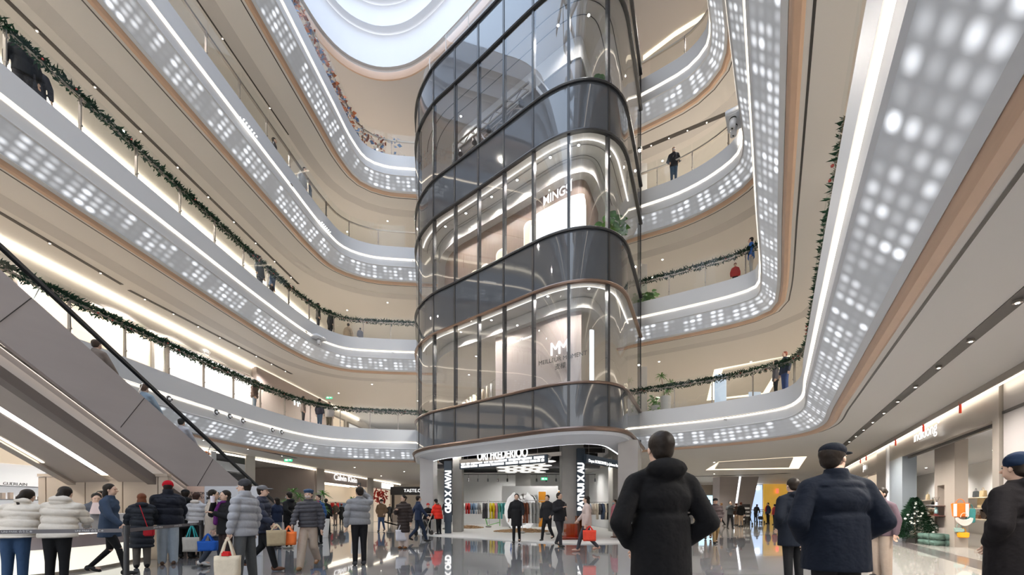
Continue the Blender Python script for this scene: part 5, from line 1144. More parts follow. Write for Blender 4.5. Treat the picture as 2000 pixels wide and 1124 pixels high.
qm, _ = T.at(T.atpx(1196, d=.55, lo=8), .55)
plant('monstera', (*qm, Z['v3']), 1.25, 46, 'broad-leaved green plant inside the third-floor tower corner', 'broad', ph=.25, spread=.62)
qm, _ = T.at(T.atpx(1168, d=1.2, lo=8), 1.2); plant('monstera', (*qm, Z['v4']), 2.0, 60, 'tall dark green plant inside the fourth-floor tower corner', 'broad', ph=.3, spread=.5)
for i, (px, Y, k) in enumerate(((1256, 20, 2), (1256, 20.3, 3), (1256, 20.5, 4))):
    z = CZ+HL[k]+.68; tag(obj('tower_fin', bev(prism(nb(), [(X_(1253, Y), Y), (X_(1264, Y), Y), (X_(1264, Y), Y+.1), (X_(1253, Y), Y+.1)], z, z+2.6), .01), M['cream']), f'slim cream panel edge beside the tower on the {word[k]} floor, right', 'wall panel')
for i, (px, Y, w_) in enumerate(((1408, 17.4, .5), (1475, 20, .6))):
    tag(obj('pale_signboard', bev(B(X_(px, Y)-w_/2, X_(px, Y)+w_/2, Y, Y+.08, zf2, zf2+1.35), .02), mat('pale_blue_board', (.55, .63, .72), .4, emit=(.6, .75, .95), es=.3)), ['pale upright board behind the second-floor right balustrade', 'pale blue upright board near the right gallery corner'][i], 'board')

# fifth-floor decoration and lights
P = paths['L', 5]; vs = []; rr = random.Random(8)
dc = empty('leaf_screen', (0, 0, 0), 0, 'band of orange, rust and blue cut-paper leaves behind the fifth-floor railing, left', 'decoration')
for c, nm in (((.55, .16, .05), 'orange_leaves'), ((.28, .08, .04), 'rust_leaves'), ((.12, .22, .42), 'blue_leaves'), ((.7, .66, .6), 'white_leaves')):
    bm = nb()
    for i in range(420 if nm[0] in 'or' else 130):
        u = rr.uniform(8, P.L-3) if nm[0] in 'or' else rr.uniform(P.L-11, P.L-2); p, n = P.at(u, rr.uniform(.09, .22)); z = CZ+HL[5]+.68+rr.uniform(.02, 1.15)
        mx = Matrix.Translation((p.x, p.y, z)) @ Matrix.Rotation(rr.uniform(0, 3), 4, 'Z') @ Matrix.Rotation(rr.uniform(-1, 1), 4, 'X'); s_ = rr.uniform(.07, .16)
        f = [bm.verts.new(mx @ Vector(q)) for q in ((-s_, 0, 0), (0, .01, s_*.6), (s_, 0, 0), (0, -.01, -s_*.6))]; bm.faces.new(f[:3]); bm.faces.new((f[0], f[2], f[3]))
    obj(nm, bm, mat(nm+'_paper', c, .6), dc)['kind'] = 'stuff'
for x, y in ((-12, 6), (-12, 14), (-11, 20), (-9, 27), (-12, 30), (-7, 30), (10, 20), (13, 22), (9, 26), (12, 28)): downlight(x, y, zr, 500, 'in the top-floor ceiling')  # downlights added because the top ceiling came out dark
for i, (a, b) in enumerate(((1256, 113), (1318, 66))):
    c, d = ((1256, 113), (1318, 66), (1376, 30))[i], ((1256, 113), (1318, 66), (1376, 30))[i+1]
    p0 = Vector(lp_(*c, 24)); p1 = Vector(lp_(*d, 24)); n = Vector((.3, .95))*.12
    struct(f'trim_top_light_{i+1}', prism(nb(), [tuple(p0-n), tuple(p1-n), tuple(p1+n), tuple(p0+n)], zr-.03, zr-.01), M['coveface'])
# ---------------------------------------------------------------- people
def fuse(bm, vs, sm=3):
    me = bpy.data.meshes.new('tmp'); bm.to_mesh(me); bm.free(); o = bpy.data.objects.new('tmp', me); COL.objects.link(o)
    r = o.modifiers.new('r', 'REMESH'); r.mode = 'VOXEL'; r.voxel_size = vs; r.use_smooth_shade = True
    s = o.modifiers.new('s', 'SMOOTH'); s.factor = .5; s.iterations = sm
    dg = bpy.context.evaluated_depsgraph_get(); dg.update(); out = bpy.data.meshes.new_from_object(o.evaluated_get(dg)); bpy.data.objects.remove(o); bpy.data.meshes.remove(me)
    for p in out.polygons: p.use_smooth = True
    return out
def limb(bm, pts, rs, n=12):
    for (a, b), (ra, rb) in zip(zip(pts, pts[1:]), zip(rs, rs[1:])):
        cyl(bm, a, b, ra, rb, n)
    for p, r in zip(pts, rs): ell(bm, p, (r*1.0,)*3, sub=2)
SK = {'a': (.52, .33, .24), 'b': (.60, .40, .30)}
ARMS = {   # elbow, wrist for the right side (x>0), fractions of the height
    'down': ((.150, -.015, .645), (.158, .025, .505)), 'pocket': ((.160, -.035, .640), (.112, .045, .555)), 'phone': ((.140, .035, .665), (.055, .150, .715)),
    'raise': ((.150, .110, .830), (.055, .135, .945)), 'counter': ((.145, .095, .675), (.085, .210, .665)), 'carry': ((.148, -.01, .645), (.150, .02, .495)),
    'fwd': ((.140, .06, .655), (.135, .15, .560)), 'back': ((.150, -.07, .660), (.150, -.10, .530)), 'mouth': ((.165, .08, .70), (.045, .11, .84)), 'behind': ((.155, -.06, .665), (.03, -.12, .58))}
LEGS = {'stand': (((.050, 0, .28), (.052, -.01, .045)), ((-.050, 0, .28), (-.052, -.01, .045))),
        'wide': (((.070, 0, .28), (.095, -.01, .045)), ((-.070, 0, .28), (-.095, -.01, .045))),
        'walk': (((.048, .07, .285), (.050, .10, .045)), ((-.048, -.01, .285), (-.050, -.13, .075))),
        'stride': (((.048, .10, .295), (.050, .16, .05)), ((-.048, -.02, .285), (-.050, -.19, .10)))}
PC = [0]
def person(label, px, Y, H=1.7, yaw=0, z0=0, top=(.03, .03, .035), low=(.03, .03, .035), hair=(.02, .015, .012), shoe=(.03, .03, .03), arms=('down', 'down'), legs='stand', lean=0, hem=.47, puff=0, bulk=1.0, hood=0, collar=.03, longh=0, cap=None, capc=(.02, .02, .03), skin='b', mask=None, head=0, coat=0, X=None, wide=1.0, flare=1.0, glasses=0, vox=None, lowfl=1.0, scarf=None, fur=None):
    PC[0] += 1; X = X_(px, Y) if X is None else X
    near = Y < 7.2
    r = empty('person', (X, Y, z0), math.radians(yaw), label, 'person')
    vs = vox or max(.013, min(.032, Y*.0016)); hip = Vector((0, 0, .52)); L = math.radians(lean); cl, sn = math.cos(L), math.sin(L)
    def U(p):           # upper body, leaned forward about the hips
        p = Vector(p)
        q = p-hip; k = max(0, min(1, q.z/.12)); y, z = q.y, q.z
        return (hip+Vector((q.x, y*cl+z*sn, z*cl-y*sn)))*H if p.z > .5 else p*H
    hp_ = [U((s*.100*min(1.12, 1+(bulk-1)*.35), -.002, .790)) for s in (1, -1)]; S_ = [1, -1]
    el = []; wr = []
    for s, a in zip(S_, arms):
        e_, w_ = ARMS[a]; el.append(U((s*e_[0]*wide, e_[1], e_[2]))); wr.append(U((s*w_[0], w_[1], w_[2])) if a != 'carry' and a != 'down' else (lambda q: q)(el[-1]+Vector((s*.004, .03, -.145))*H))
    lg = LEGS[legs]
    # --- body: one continuous skin surface
    bm = nb(); h = H
    ell(bm, U((0, 0, .53)), (.088*h, .060*h, .065*h)); ell(bm, U((0, 0, .63)), (.078*h, .052*h, .09*h)); ell(bm, U((0, 0, .735)), (.095*h, .060*h, .095*h))
    for i in (0, 1):
        limb(bm, [hp_[i], el[i], wr[i]], [.030*h, .022*h, .015*h]); k, a = lg[i]
        limb(bm, [Vector((S_[i]*.048, 0, .50))*h, Vector(k)*h, Vector(a)*h], [.045*h, .030*h, .019*h])
        ft = Vector(a)*h; ell(bm, ft+Vector((0, .035*h, -.022*h)), (.024*h, .065*h, .020*h))
    nk = U((0, -.004, .84)); hc = U((0, .012, .925)); cyl(bm, nk, U((0, .004, .885)), .032*h, .030*h, 14); ell(bm, nk, (.033*h,)*3)
    HR = Matrix.Rotation(math.radians(head), 3, 'Z') @ Matrix.Rotation(-L*.6, 3, 'X')
    def Hd(x, y, z): return hc+HR @ Vector((x*h, y*h, z*h))
    ell(bm, Hd(0, -.006, .012), (.043*h, .052*h, .052*h), HR, 3); ell(bm, Hd(0, .010, -.018), (.036*h, .038*h, .046*h), HR, 3)
    body = fuse(bm, min(vs, .02), 2)
    bm = nb(); bm.from_mesh(body); bpy.data.meshes.remove(body)
    # features joined to the head, five fingers joined to each palm
    cyl(bm, Hd(0, .042, .002), Hd(0, .058, -.014), .004*h, .009*h, 8); ell(bm, Hd(0, .056, -.016), (.008*h, .007*h, .006*h), HR, 1)
    for s in S_: ell(bm, Hd(s*.043, -.002, -.004), (.006*h, .011*h, .017*h), HR, 1); ell(bm, Hd(s*.017, .041, .016), (.014*h, .006*h, .004*h), HR, 1)
    ell(bm, Hd(0, .045, -.034), (.014*h, .005*h, .005*h), HR, 1)
    nf0 = len(bm.faces)
    for s in S_: ell(bm, Hd(s*.017, .0415, .006), (.007*h, .005*h, .0035*h), HR, 1)
    bm.faces.ensure_lookup_table()
    for f in bm.faces[nf0:]: f.material_index = 1
    if arms is not None:
        for i in (0, 1):
            d = (wr[i]-el[i]).normalized(); sd = Vector((S_[i], 0, 0)); sd = (sd-d*sd.dot(d)).normalized(); nn = d.cross(sd)*S_[i]
            if abs(d.z) > .6: sd, nn = nn, sd      # palms face the body when the arm hangs
            palm = wr[i]+d*.028*h; ell(bm, palm, (.017*h, .017*h, .017*h)) if False else None
            q = Matrix((sd, d, nn)).transposed(); ell(bm, palm, (.024*h, .030*h, .011*h), q, 2)
            for f in range(4):
                b0 = palm+d*.022*h+sd*(f-1.5)*.0115*h; ln = (.020, .024, .022, .017)[f]*h; b1 = b0+d*ln+nn*.004*h; b2 = b1+(d*.6+nn*.8)*ln*.8
                for a_, b_, ra in ((b0, b1, .0056*h), (b1, b2, .0050*h)): cyl(bm, a_, b_, ra, ra*.9, 7)
                ell(bm, b2, (.0046*h,)*3, sub=1); ell(bm, b1, (.0052*h,)*3, sub=1)
            t0 = palm-d*.008*h+sd*.020*h; t1 = t0+(sd*.7+d*.6+nn*.3)*.018*h; t2 = t1+(d*.9+nn*.3)*.018*h
            cyl(bm, t0, t1, .0068*h, .006*h, 7); cyl(bm, t1, t2, .006*h, .005*h, 7); ell(bm, t2, (.005*h,)*3, sub=1)
    me = bpy.data.meshes.new('body'); bm.to_mesh(me); bm.free()
    for p in me.polygons: p.use_smooth = True
    link('body', me, [SKM[skin], M['dark']], r)
    # --- trousers
    bm = nb(); ell(bm, Vector((0, 0, .525))*h, (.098*h, .070*h, .065*h))
    for i in (0, 1):
        k, a = lg[i]; limb(bm, [Vector((S_[i]*.048, 0, .50))*h, Vector(k)*h, Vector(a)*h+Vector((0, 0, .0))], [.056*h, .040*h*lowfl, .031*h*lowfl])
    link('trousers', fuse(bm, vs), cmat(low), r)
    for i in (0, 1):
        a = Vector(lg[i][1])*h; up = a.z/h > .06; rr_ = Matrix.Rotation(-.5 if up and S_[i] < 0 else 0, 3, 'X')
        bm = nb(); ell(bm, a+Vector((0, .034*h, -.021*h)), (.029*h, .075*h, .024*h), rr_); ell(bm, a+Vector((0, -.01*h, -.012*h)), (.026*h, .035*h, .033*h), rr_)
        zf = a.z-.045*h
        for v in bm.verts: v.co.z = max(v.co.z, zf+.001) if not up else v.co.z
        obj('shoe', bm, cmat(shoe), r, True)
    # --- jacket or coat
    bm = nb(); bk = bulk
    ell(bm, U((0, 0, .735)), (.112*h*bk, .078*h*bk, .095*h)); ell(bm, U((0, 0, .64)), (.102*h*bk, .073*h*bk, .09*h)); ell(bm, U((0, 0, .80)), (.098*h*bk, .06*h*bk, .04*h))
    hz = hem; q0 = U((0, 0, .66)); q1 = Vector((0, 0, hz))*h if hz < .5 else U((0, 0, hz))
    mx = Matrix.Translation((0, 0, 0))
    tmp = nb(); cyl(tmp, (0, 0, q1.z), (0, 0, q0.z), .108*h*bk*flare, .100*h*bk, 20)
    for v in tmp.verts: v.co.y *= .72; kk = (v.co.z-q1.z)/max(.01, q0.z-q1.z); v.co.y += q0.y*kk+q1.y*(1-kk)
    t_ = bpy.data.meshes.new('t'); tmp.to_mesh(t_); tmp.free(); bm.from_mesh(t_); bpy.data.meshes.remove(t_)
    for i in (0, 1):
        cuff = wr[i].lerp(el[i], .04); ab = 1+(bk-1)*.55; limb(bm, [U((S_[i]*.03, -.005, .835)), hp_[i], el[i], cuff], [.03*h, .040*h*ab, .037*h*ab, .028*h*ab], 14)
    if collar: cyl(bm, U((0, -.004, .82)), U((0, -.002, .84+collar)), .055*h, .044*h, 16)
    if hood: ell(bm, U((0, -.050, .845)), (.072*h*hood, .045*h*hood, .040*h*hood)); ell(bm, U((0, -.01, .845)), (.062*h*hood, .055*h*hood, .026*h*hood))
    jm = fuse(bm, vs*.95, 2)
    if puff:
        pitch = puff*h
        for v in jm.vertices:
            s_ = abs(math.sin(v.co.z*PI/pitch+.35*math.sin(v.co.x*6))); n_ = v.normal; v.co += n_*(.016*h*(s_**.6-.55)) if v.co.z > q1.z+.01 else n_*0
    link('coat' if hem < .40 else 'jacket', jm, cmat(top, .6 if puff else .8), r)
    # --- hair, hats, extras
    hm_ = cmat(hair, .45); bm = nb(); ell(bm, Hd(0, -.016, .022), (.050*h, .054*h, .053*h), HR, 3); ell(bm, Hd(0, -.028, -.006), (.044*h, .036*h, .045*h), HR, 2)
    if longh == 1: ell(bm, Hd(0, -.036, -.045), (.052*h, .034*h, .075*h), HR, 2)                              # bob
    if longh == 2: limb(bm, [Hd(0, -.055, .02), Hd(0, -.085, -.04), Hd(.01, -.08, -.13)], [.022*h, .026*h, .012*h])     # ponytail
    if longh == 3: ell(bm, Hd(0, -.068, .022), (.026*h,)*3, HR, 2)                                            # bun
    if longh == 4: ell(bm, Hd(0, -.04, -.06), (.055*h, .032*h, .10*h), HR, 2)
    jm = fuse(bm, vs*.8, 1); link('hair', jm, hm_, r)
    if cap == 'beanie':
        bm = nb(); ell(bm, Hd(0, -.012, .036), (.053*h, .058*h, .050*h), HR, 3); cyl(bm, Hd(0, -.010, .012), Hd(0, -.012, .036), .053*h, .056*h, 20); link('beanie', fuse(bm, vs*.7, 1), cmat(capc, .9), r)
    if cap in ('cap', 'beret'):
        bm = nb(); ell(bm, Hd(0, -.010, .036), (.052*h, .057*h, .040*h), HR, 3)
        if cap == 'cap': ell(bm, Hd(0, .068, .030), (.036*h, .044*h, .0085*h), HR, 2)
        else: ell(bm, Hd(0, -.006, .050), (.062*h, .066*h, .022*h), HR, 2)
        link('cap', fuse(bm, min(.010, vs*.6), 1), cmat(capc, .8), r)
    if mask: obj('face_mask', ell(nb(), Hd(0, .030, -.026), (.033*h, .030*h, .024*h), HR, 2), cmat(mask), r, True)
    if fur: obj('fur_collar', bev(ell(ell(nb(), U((0, -.035, .855)), (.068*h, .040*h, .034*h), None, 2), U((0, .01, .845)), (.062*h, .05*h, .025*h), None, 2), .001), cmat(fur, 1), r, True)
    if scarf: bm = nb(); ell(bm, U((0, .01, .85)), (.05*h, .05*h, .022*h)); limb(bm, [U((.02, .06, .83)), U((.035, .085, .74)), U((.04, .085, .60))], [.022*h, .026*h, .034*h]); link('scarf', fuse(bm, vs*.8, 1), cmat(scarf), r)
    if glasses:
        bm = nb()
        for s in S_:
            bmesh.ops.create_cone(bm, segments=12, radius1=.011*h, radius2=.011*h, depth=.002, matrix=Matrix.Translation(Hd(s*.017, .050, .007)) @ HR.to_4x4() @ Matrix.Rotation(PI/2, 4, 'X'))
            cyl(bm, Hd(s*.03, .048, .008), Hd(s*.045, 0, .006), .0015, .0015, 6)
        obj('glasses', bm, M['chrome'], r)
    def hand(i): d = (wr[i]-el[i]).normalized(); return wr[i]+d*.06*h
    c_, s__ = math.cos(r.rotation_euler.z), math.sin(r.rotation_euler.z)
    def wld(v): return Vector((X+v.x*c_-v.y*s__, Y+v.x*s__+v.y*c_, z0+v.z))
    return r, [wld(hand(0)), wld(hand(1))], wld
SKM = {'a': mat('skin_warm', SK['a'], .5), 'b': mat('skin_light', SK['b'], .5)}
K = (.011, .0115, .013); NV = (.022, .032, .065); CR = (.62, .57, .50)
person('person in a cream puffer jacket with ponytail and blue jeans leaning on the counter, leftmost', 30, 6.1, 1.62, 24, top=CR, low=(.035, .07, .14), arms=('counter', 'counter'), lean=24, hem=.50, puff=.075, bulk=1.32, longh=2, hood=.8, head=-10)
person('person in a cream puffer jacket and black trousers, second from the left at the counter', 112, 6.1, 1.62, 18, top=CR, low=K, arms=('counter', 'counter'), lean=14, hem=.50, puff=.07, bulk=1.28, longh=2, hood=1.15, lowfl=.9)
person('person with a dark bun in a grey uniform bending behind the silver laptop', 174, 8.6, 1.64, 250, top=(.10, .11, .13), longh=3, arms=('counter', 'fwd'), lean=22, head=-20)
person('person with a dark bun behind the counter partly hidden by the walking figure in navy', 196, 9.1, 1.66, 200, top=(.10, .11, .13), longh=3, arms=('fwd', 'fwd'))
person('person walking in a navy jacket over a dark skirt in front of the counter', 214, 7.5, 1.72, -70, top=(.04, .06, .10), low=K, legs='stride', arms=('fwd', 'back'), hem=.42, flare=1.15, lowfl=.75, longh=1)
person('person with red-brown hair in a long black quilted coat and checked trousers at the counter', 277, 8.5, 1.58, 45, top=(.022, .026, .034), low=(.11, .10, .09), hair=(.14, .045, .02), longh=1, hem=.27, puff=.08, bulk=1.15, arms=('counter', 'fwd'), hood=.9, lowfl=1.15, lean=5, shoe=K)
_q = Vector((X_(291, 8.35), 8.35, .80)); _r = empty('shoulder_bag', _q, .3, 'small red shoulder bag on the long black quilted coat at the counter', 'bag')
obj('bag_body', bev(B(-.09, .09, -.04, .04, -.12, .06), .02), cmat((.42, .02, .03)), _r); obj('strap', bar(nb(), (-.02, 0, .05), (-.17, .02, .52), .018, .006), cmat((.42, .02, .03)), _r)
person('person in a red beanie, black puffer jacket and pale jeans', 328, 9.0, 1.86, 40, top=(.012, .014, .022), low=(.36, .42, .48), cap='beanie', capc=(.42, .01, .02), arms=('fwd', 'phone'), hem=.48, puff=.12, bulk=1.4, collar=.06, lowfl=1.35, shoe=(.16, .10, .07))
person('person in a black hooded puffer behind the figure in the red beanie', 362, 10.3, 1.74, 30, top=K, low=K, arms=('pocket', 'fwd'), hem=.42, puff=.08, bulk=1.15, cap='cap', capc=K, hood=1.2)
_, hh_, _ = person('person in a grey puffer with pale fur hood holding a tote with turquoise handles', 384, 10.2, 1.66, 0, top=(.50, .50, .52), low=K, arms=('fwd', 'pocket'), hem=.5, puff=.07, bulk=1.05, fur=(.62, .57, .52), longh=0, hair=(.04, .02, .015))
def tote(loc, rz, w_, h_, d, c, hc, lab, hl=.32, extra=None):
    r = empty('tote_bag', loc, rz, lab, 'bag'); bm = nb()
    vs = [bm.verts.new(v) for v in ((-w_*.46, -d/2, -h_-hl), (w_*.46, -d/2, -h_-hl), (w_*.46, d/2, -h_-hl), (-w_*.46, d/2, -h_-hl), (-w_/2, -d*.35, -hl), (w_/2, -d*.35, -hl), (w_/2, d*.35, -hl), (-w_/2, d*.35, -hl))]
    for f in ((3, 2, 1, 0), (0, 1, 5, 4), (1, 2, 6, 5), (2, 3, 7, 6), (3, 0, 4, 7), (4, 5, 6, 7)): bm.faces.new([vs[i] for i in f])
    bmesh.ops.subdivide_edges(bm, edges=bm.edges[:], cuts=4, use_grid_fill=True)
    for v in bm.verts: v.co.y += .008*math.sin(v.co.x*35+v.co.z*18)
    obj('bag_body', bm, cmat(c), r, True)
    for s in (-1, 1):
        bm = nb(); pts = [Vector((-w_*.25, s*d*.35, -hl)), Vector((-w_*.12, s*d*.2, -hl*.4)), Vector((0, 0, .0)), Vector((w_*.12, s*d*.2, -hl*.4)), Vector((w_*.25, s*d*.35, -hl))]
        for a, b in zip(pts, pts[1:]): bar(bm, a, b, .028, .006, up=(0, 1, 0))
        obj('handle', bm, cmat(hc), r)
    if extra: obj('contents', bev(B(-.09, .05, -.05, .05, -hl-.02, -hl+.07), .02), cmat(extra), r)
    return r
tote(hh_[1]+Vector((.12, -.25, .0)), 0, .42, .36, .12, (.50, .49, .47), (.05, .42, .45), 'pale grey tote bag with turquoise handles held beside the belt barrier')
_, hh_, _ = person('person in a long beige coat in front of the white notice board', 416, 8.6, 1.66, -60, top=(.45, .39, .33), low=(.05, .06, .08), shoe=(.6, .58, .55), legs='walk', hem=.40, bulk=1.15, longh=0, arms=('down', 'fwd'))
tote(hh_[0]+Vector((-.05, -.1, 0)), .3, .34, .2, .14, (.02, .10, .42), (.02, .10, .42), 'blue carrier bag swinging beside the beige coat', .15)
_, hh_, _ = person('person in black with a purple scarf lifting a paper cup to the mouth', 441, 8.0, 1.62, 150, top=K, low=(.03, .02, .02), arms=('mouth', 'phone'), hem=.46, bulk=1.15, longh=1, scarf=(.11, .02, .13), lowfl=1.2)
tag(obj('paper_cup', cyl(nb(), hh_[0]+Vector((-.02, -.02, -.07)), hh_[0]+Vector((-.02, -.02, .06)), .032, .042, 14), cmat((.75, .70, .78))), 'white and lilac paper cup held by the figure with the purple scarf', 'cup')
_, hh_, wl2 = person('person in a grey quilted puffer, dark beanie and glasses carrying a cream tote', 478, 6.8, 1.74, 82, head=30, top=(.31, .32, .35), low=(.075, .08, .085), cap='beanie', capc=(.05, .05, .055), arms=('carry', 'carry'), hem=.455, puff=.075, bulk=1.16, collar=.05, glasses=1, legs='wide', lowfl=1.25)
tote(hh_[1]+Vector((-.0, -.02, .02)), .25, .36, .36, .12, (.66, .58, .45), (.66, .58, .45), 'cream canvas tote bag with red contents held by the figure in the grey puffer', .30, (.6, .03, .03))
_, hh_, _ = person('person in a navy puffer half hidden behind the grey puffer figure', 512, 8.1, 1.72, -80, top=(.025, .03, .05), low=K, arms=('fwd', 'back'), hem=.44, puff=.08, bulk=1.2, legs='stride', shoe=(.12, .06, .04), capc=(.15, .15, .16), cap='cap')
tote(hh_[0]+Vector((.05, -.05, .06)), .5, .34, .30, .16, (.42, .34, .22), (.55, .45, .3), 'bulging tan shopping bag behind the figure in the grey puffer', .12)
tote(hh_[0]+Vector((.22, .08, .02)), .2, .26, .26, .12, (.85, .20, .05), (.85, .25, .1), 'orange and yellow snack bag beside the bulging tan shopping bag', .12)
person('person with dark hair, blue jeans and navy jacket standing by the tall plant', 541, 13.0, 1.62, 70, top=NV, low=(.20, .24, .30), hem=.5, longh=1, arms=('phone', 'phone'))
person('person in black with a face mask standing in front of the spiky plants', 565, 12.7, 1.78, 80, top=K, low=K, arms=('behind', 'behind'), hem=.46, bulk=1.1, mask=(.62, .68, .74), shoe=(.6, .58, .52), hood=.9)
person('person in a dark striped jacket and beige wide trousers with a blue beret walking', 603, 8.4, 1.66, 190, top=(.06, .06, .07), low=(.42, .35, .29), cap='beret', capc=(.04, .07, .13), hem=.52, puff=.05, bulk=1.12, legs='stride', lowfl=1.35, arms=('fwd', 'down'), mask=(.5, .42, .4), shoe=(.25, .14, .07))
person('person in a blue jacket with a red collar right of the beret wearer', 622, 14, 1.74, 160, top=(.03, .08, .20), low=K, hem=.46, puff=.07, scarf=(.5, .03, .03))
person('person seen from behind in a black jacket walking towards the bright shopfront', 637, 19.5, 1.74, 0, top=K, low=K, legs='walk', hood=1)
person('person in a black and tan coat far off before the bright shopfront', 655, 30, 1.72, 170, top=(.06, .05, .04), low=(.1, .08, .07), arms=('phone', 'pocket'))
person('person in a long black coat with a red cap far off before the bright shopfront', 667, 30.5, 1.62, 10, top=K, low=K, hem=.3, cap='cap', capc=(.4, .03, .02))
_, hh_, _ = person('person in a grey puffer jacket and black trousers taking a photo upwards', 702, 8.9, 1.74, 30, top=(.22, .225, .24), low=(.012, .012, .014), arms=('raise', 'down'), hem=.515, puff=.085, bulk=1.24, lowfl=.95, head=15, shoe=(.05, .05, .055))
tag(obj('smartphone', bev(B(hh_[0].x-.04, hh_[0].x+.04, hh_[0].y+.01, hh_[0].y+.022, hh_[0].z-.05, hh_[0].z+.11), .006), M['dark']), 'black phone raised by the figure in the grey puffer taking a photo', 'phone')
person('person in a brown coat, blue jeans and white face mask walking towards us', 745, 22, 1.76, 180, top=(.15, .095, .055), low=(.05, .08, .16), arms=('pocket', 'pocket'), hem=.44, bulk=1.15, legs='walk', mask=(.75, .76, .78), cap='cap', capc=K)
person('person in dark clothes far behind the brown coat', 761, 36, 1.66, 180, top=K, low=K, legs='walk')
_, hh_, _ = person('person in a long dark brown quilted coat and pale wide trousers', 788, 12.6, 1.68, 165, top=(.035, .026, .024), low=(.55, .47, .43), hem=.30, puff=.06, bulk=1.12, arms=('phone', 'down'), longh=3, lowfl=1.45, head=-20, shoe=(.2, .09, .04))
tote(hh_[1]+Vector((-.28, 0, .05)), .4, .34, .34, .1, (.55, .55, .6), (.4, .4, .42), 'clear pale shopping bag beside the long brown quilted coat', .2)
person('person in navy walking away near the figure in the red parka', 817, 15, 1.74, -60, top=NV, low=(.02, .03, .055), legs='stride', arms=('fwd', 'back'), hem=.46)
person('child-sized person in a red hat and dark jacket beside the red parka', 836, 19.4, 1.50, 200, top=K, low=K, cap='beanie', capc=(.4, .03, .03), bulk=1.1)
person('person in a bright red parka with fur collar leaning forward', 857, 19.2, 1.72, 60, top=(.70, .035, .02), low=K, hem=.44, bulk=1.3, puff=.1, fur=(.20, .14, .10), cap='beanie', capc=K, lean=14, arms=('fwd', 'fwd'))
pc = empty('pushchair', (X_(828, 18.6), 18.6, 0), 1.2, 'dark pushchair between the navy walker and the red parka', 'pushchair'); obj('seat', bev(box(nb(), -.2, .2, -.2, .2, .35, .75), .08, 3), M['dark'], pc, True); bm = nb()
for y in (-.22, .22): bar(bm, (-.3, y, .1), (.35, y, 1.0), .03); bar(bm, (.3, y, .1), (-.2, y, .7), .03)
bar(bm, (.35, -.22, 1), (.35, .22, 1), .03); obj('frame', bm, M['steel'], pc)
for x, y in ((-.3, -.22), (-.3, .22), (.3, -.22), (.3, .22)): obj('wheel', cyl(nb(), (x, y-.02, .12), (x, y+.02, .12), .12, .12, 16), M['dark'], pc)
person('person in a long black coat standing in front of the white hoop', 1009, 14.7, 1.80, 175, top=(.014, .014, .016), low=K, arms=('down', 'fwd'), hem=.34, bulk=1.05, legs='walk', lowfl=.9)
person('person in a black suit over a grey shirt walking behind the phone reader', 1069, 15.6, 1.78, 150, top=(.02, .02, .023), low=K, legs='stride', arms=('down', 'pocket'), hem=.45)
_, hh_, _ = person('person in a black leather jacket looking down at a phone outside the clothes shop', 1092, 13.2, 1.78, 215, top=(.015, .015, .018), low=(.03, .03, .035), arms=('phone', 'pocket'), hem=.47, bulk=1.12, head=10, legs='walk', skin='a')
tag(obj('smartphone', bev(B(hh_[0].x-.035, hh_[0].x+.035, hh_[0].y-.01, hh_[0].y+.0, hh_[0].z-.02, hh_[0].z+.10), .005), M['dark']), 'black phone held by the figure in the leather jacket', 'phone')
_, hh_, _ = person('person in a pale pink-beige coat walking past the concrete column with a red bag', 1146, 11.6, 1.62, 80, top=(.50, .40, .37), low=(.05, .05, .06), legs='stride', arms=('fwd', 'down'), hem=.46, bulk=1.15, longh=1, shoe=(.4, .25, .2))
tote(hh_[1]+Vector((.1, -.1, .05)), .1, .36, .30, .12, (.70, .07, .04), (.6, .05, .04), 'red shopping bag carried by the figure in the pale coat', .12)
person('person in a pink hoodie, beige trousers and blue mask beside the right marble pier', 1201, 17, 1.64, 110, top=(.60, .22, .27), low=(.38, .30, .27), mask=(.35, .55, .65), hood=1, hem=.5, hair=(.05, .03, .02), shoe=(.12, .06, .04))
person('large foreground person seen from behind in a black hooded winter coat, hands in pockets', 1291, 2.85, 1.80, 4, top=(.006, .006, .007), low=K, arms=('pocket', 'pocket'), hem=.36, bulk=1.13, hood=1.12, wide=1.1, vox=.013, collar=.03)
person('person in a dark brown puffer, cap and tan trousers walking towards us', 1397, 14.4, 1.62, 170, top=(.075, .055, .055), low=(.20, .13, .06), cap='cap', capc=K, puff=.07, hem=.47, bulk=1.2, legs='walk', arms=('pocket', 'pocket'), skin='a')
person('person in a cap walking right behind the brown puffer', 1383, 16.5, 1.62, 150, top=(.10, .08, .07), low=(.15, .1, .07), cap='cap', capc=K, legs='walk')
person('person in black and grey with hands at the mouth, standing wide far down the passage', 1426, 25, 1.72, 180, top=(.06, .065, .07), low=K, arms=('mouth', 'phone'), legs='wide', hem=.5)
person('person with light brown hair in a dark coat behind the wide-standing figure', 1409, 29, 1.66, 60, top=(.05, .035, .035), low=K, hair=(.30, .17, .08), legs='walk')
person('person in black coat and tan trousers seen from behind by the leaning pier', 1447, 28, 1.70, 0, top=K, low=(.38, .28, .2), hem=.45, hair=(.1, .03, .02))
person('person in a dark brown coat by the leaning pier, left one of the two', 1438, 29.5, 1.66, 10, top=(.05, .03, .025), low=(.3, .22, .16), hair=(.1, .04, .03))
person('person in black bending at the far glass counter', 1476, 38, 1.70, -60, top=K, low=K, lean=18, arms=('fwd', 'fwd')); person('person in dark blue with a red top near the yellow shop', 1500, 33, 1.74, 90, top=(.03, .035, .06), low=K, scarf=(.5, .03, .03)); person('person in a red jacket near the yellow shop', 1513, 31, 1.6, 20, top=(.35, .05, .06), low=K)
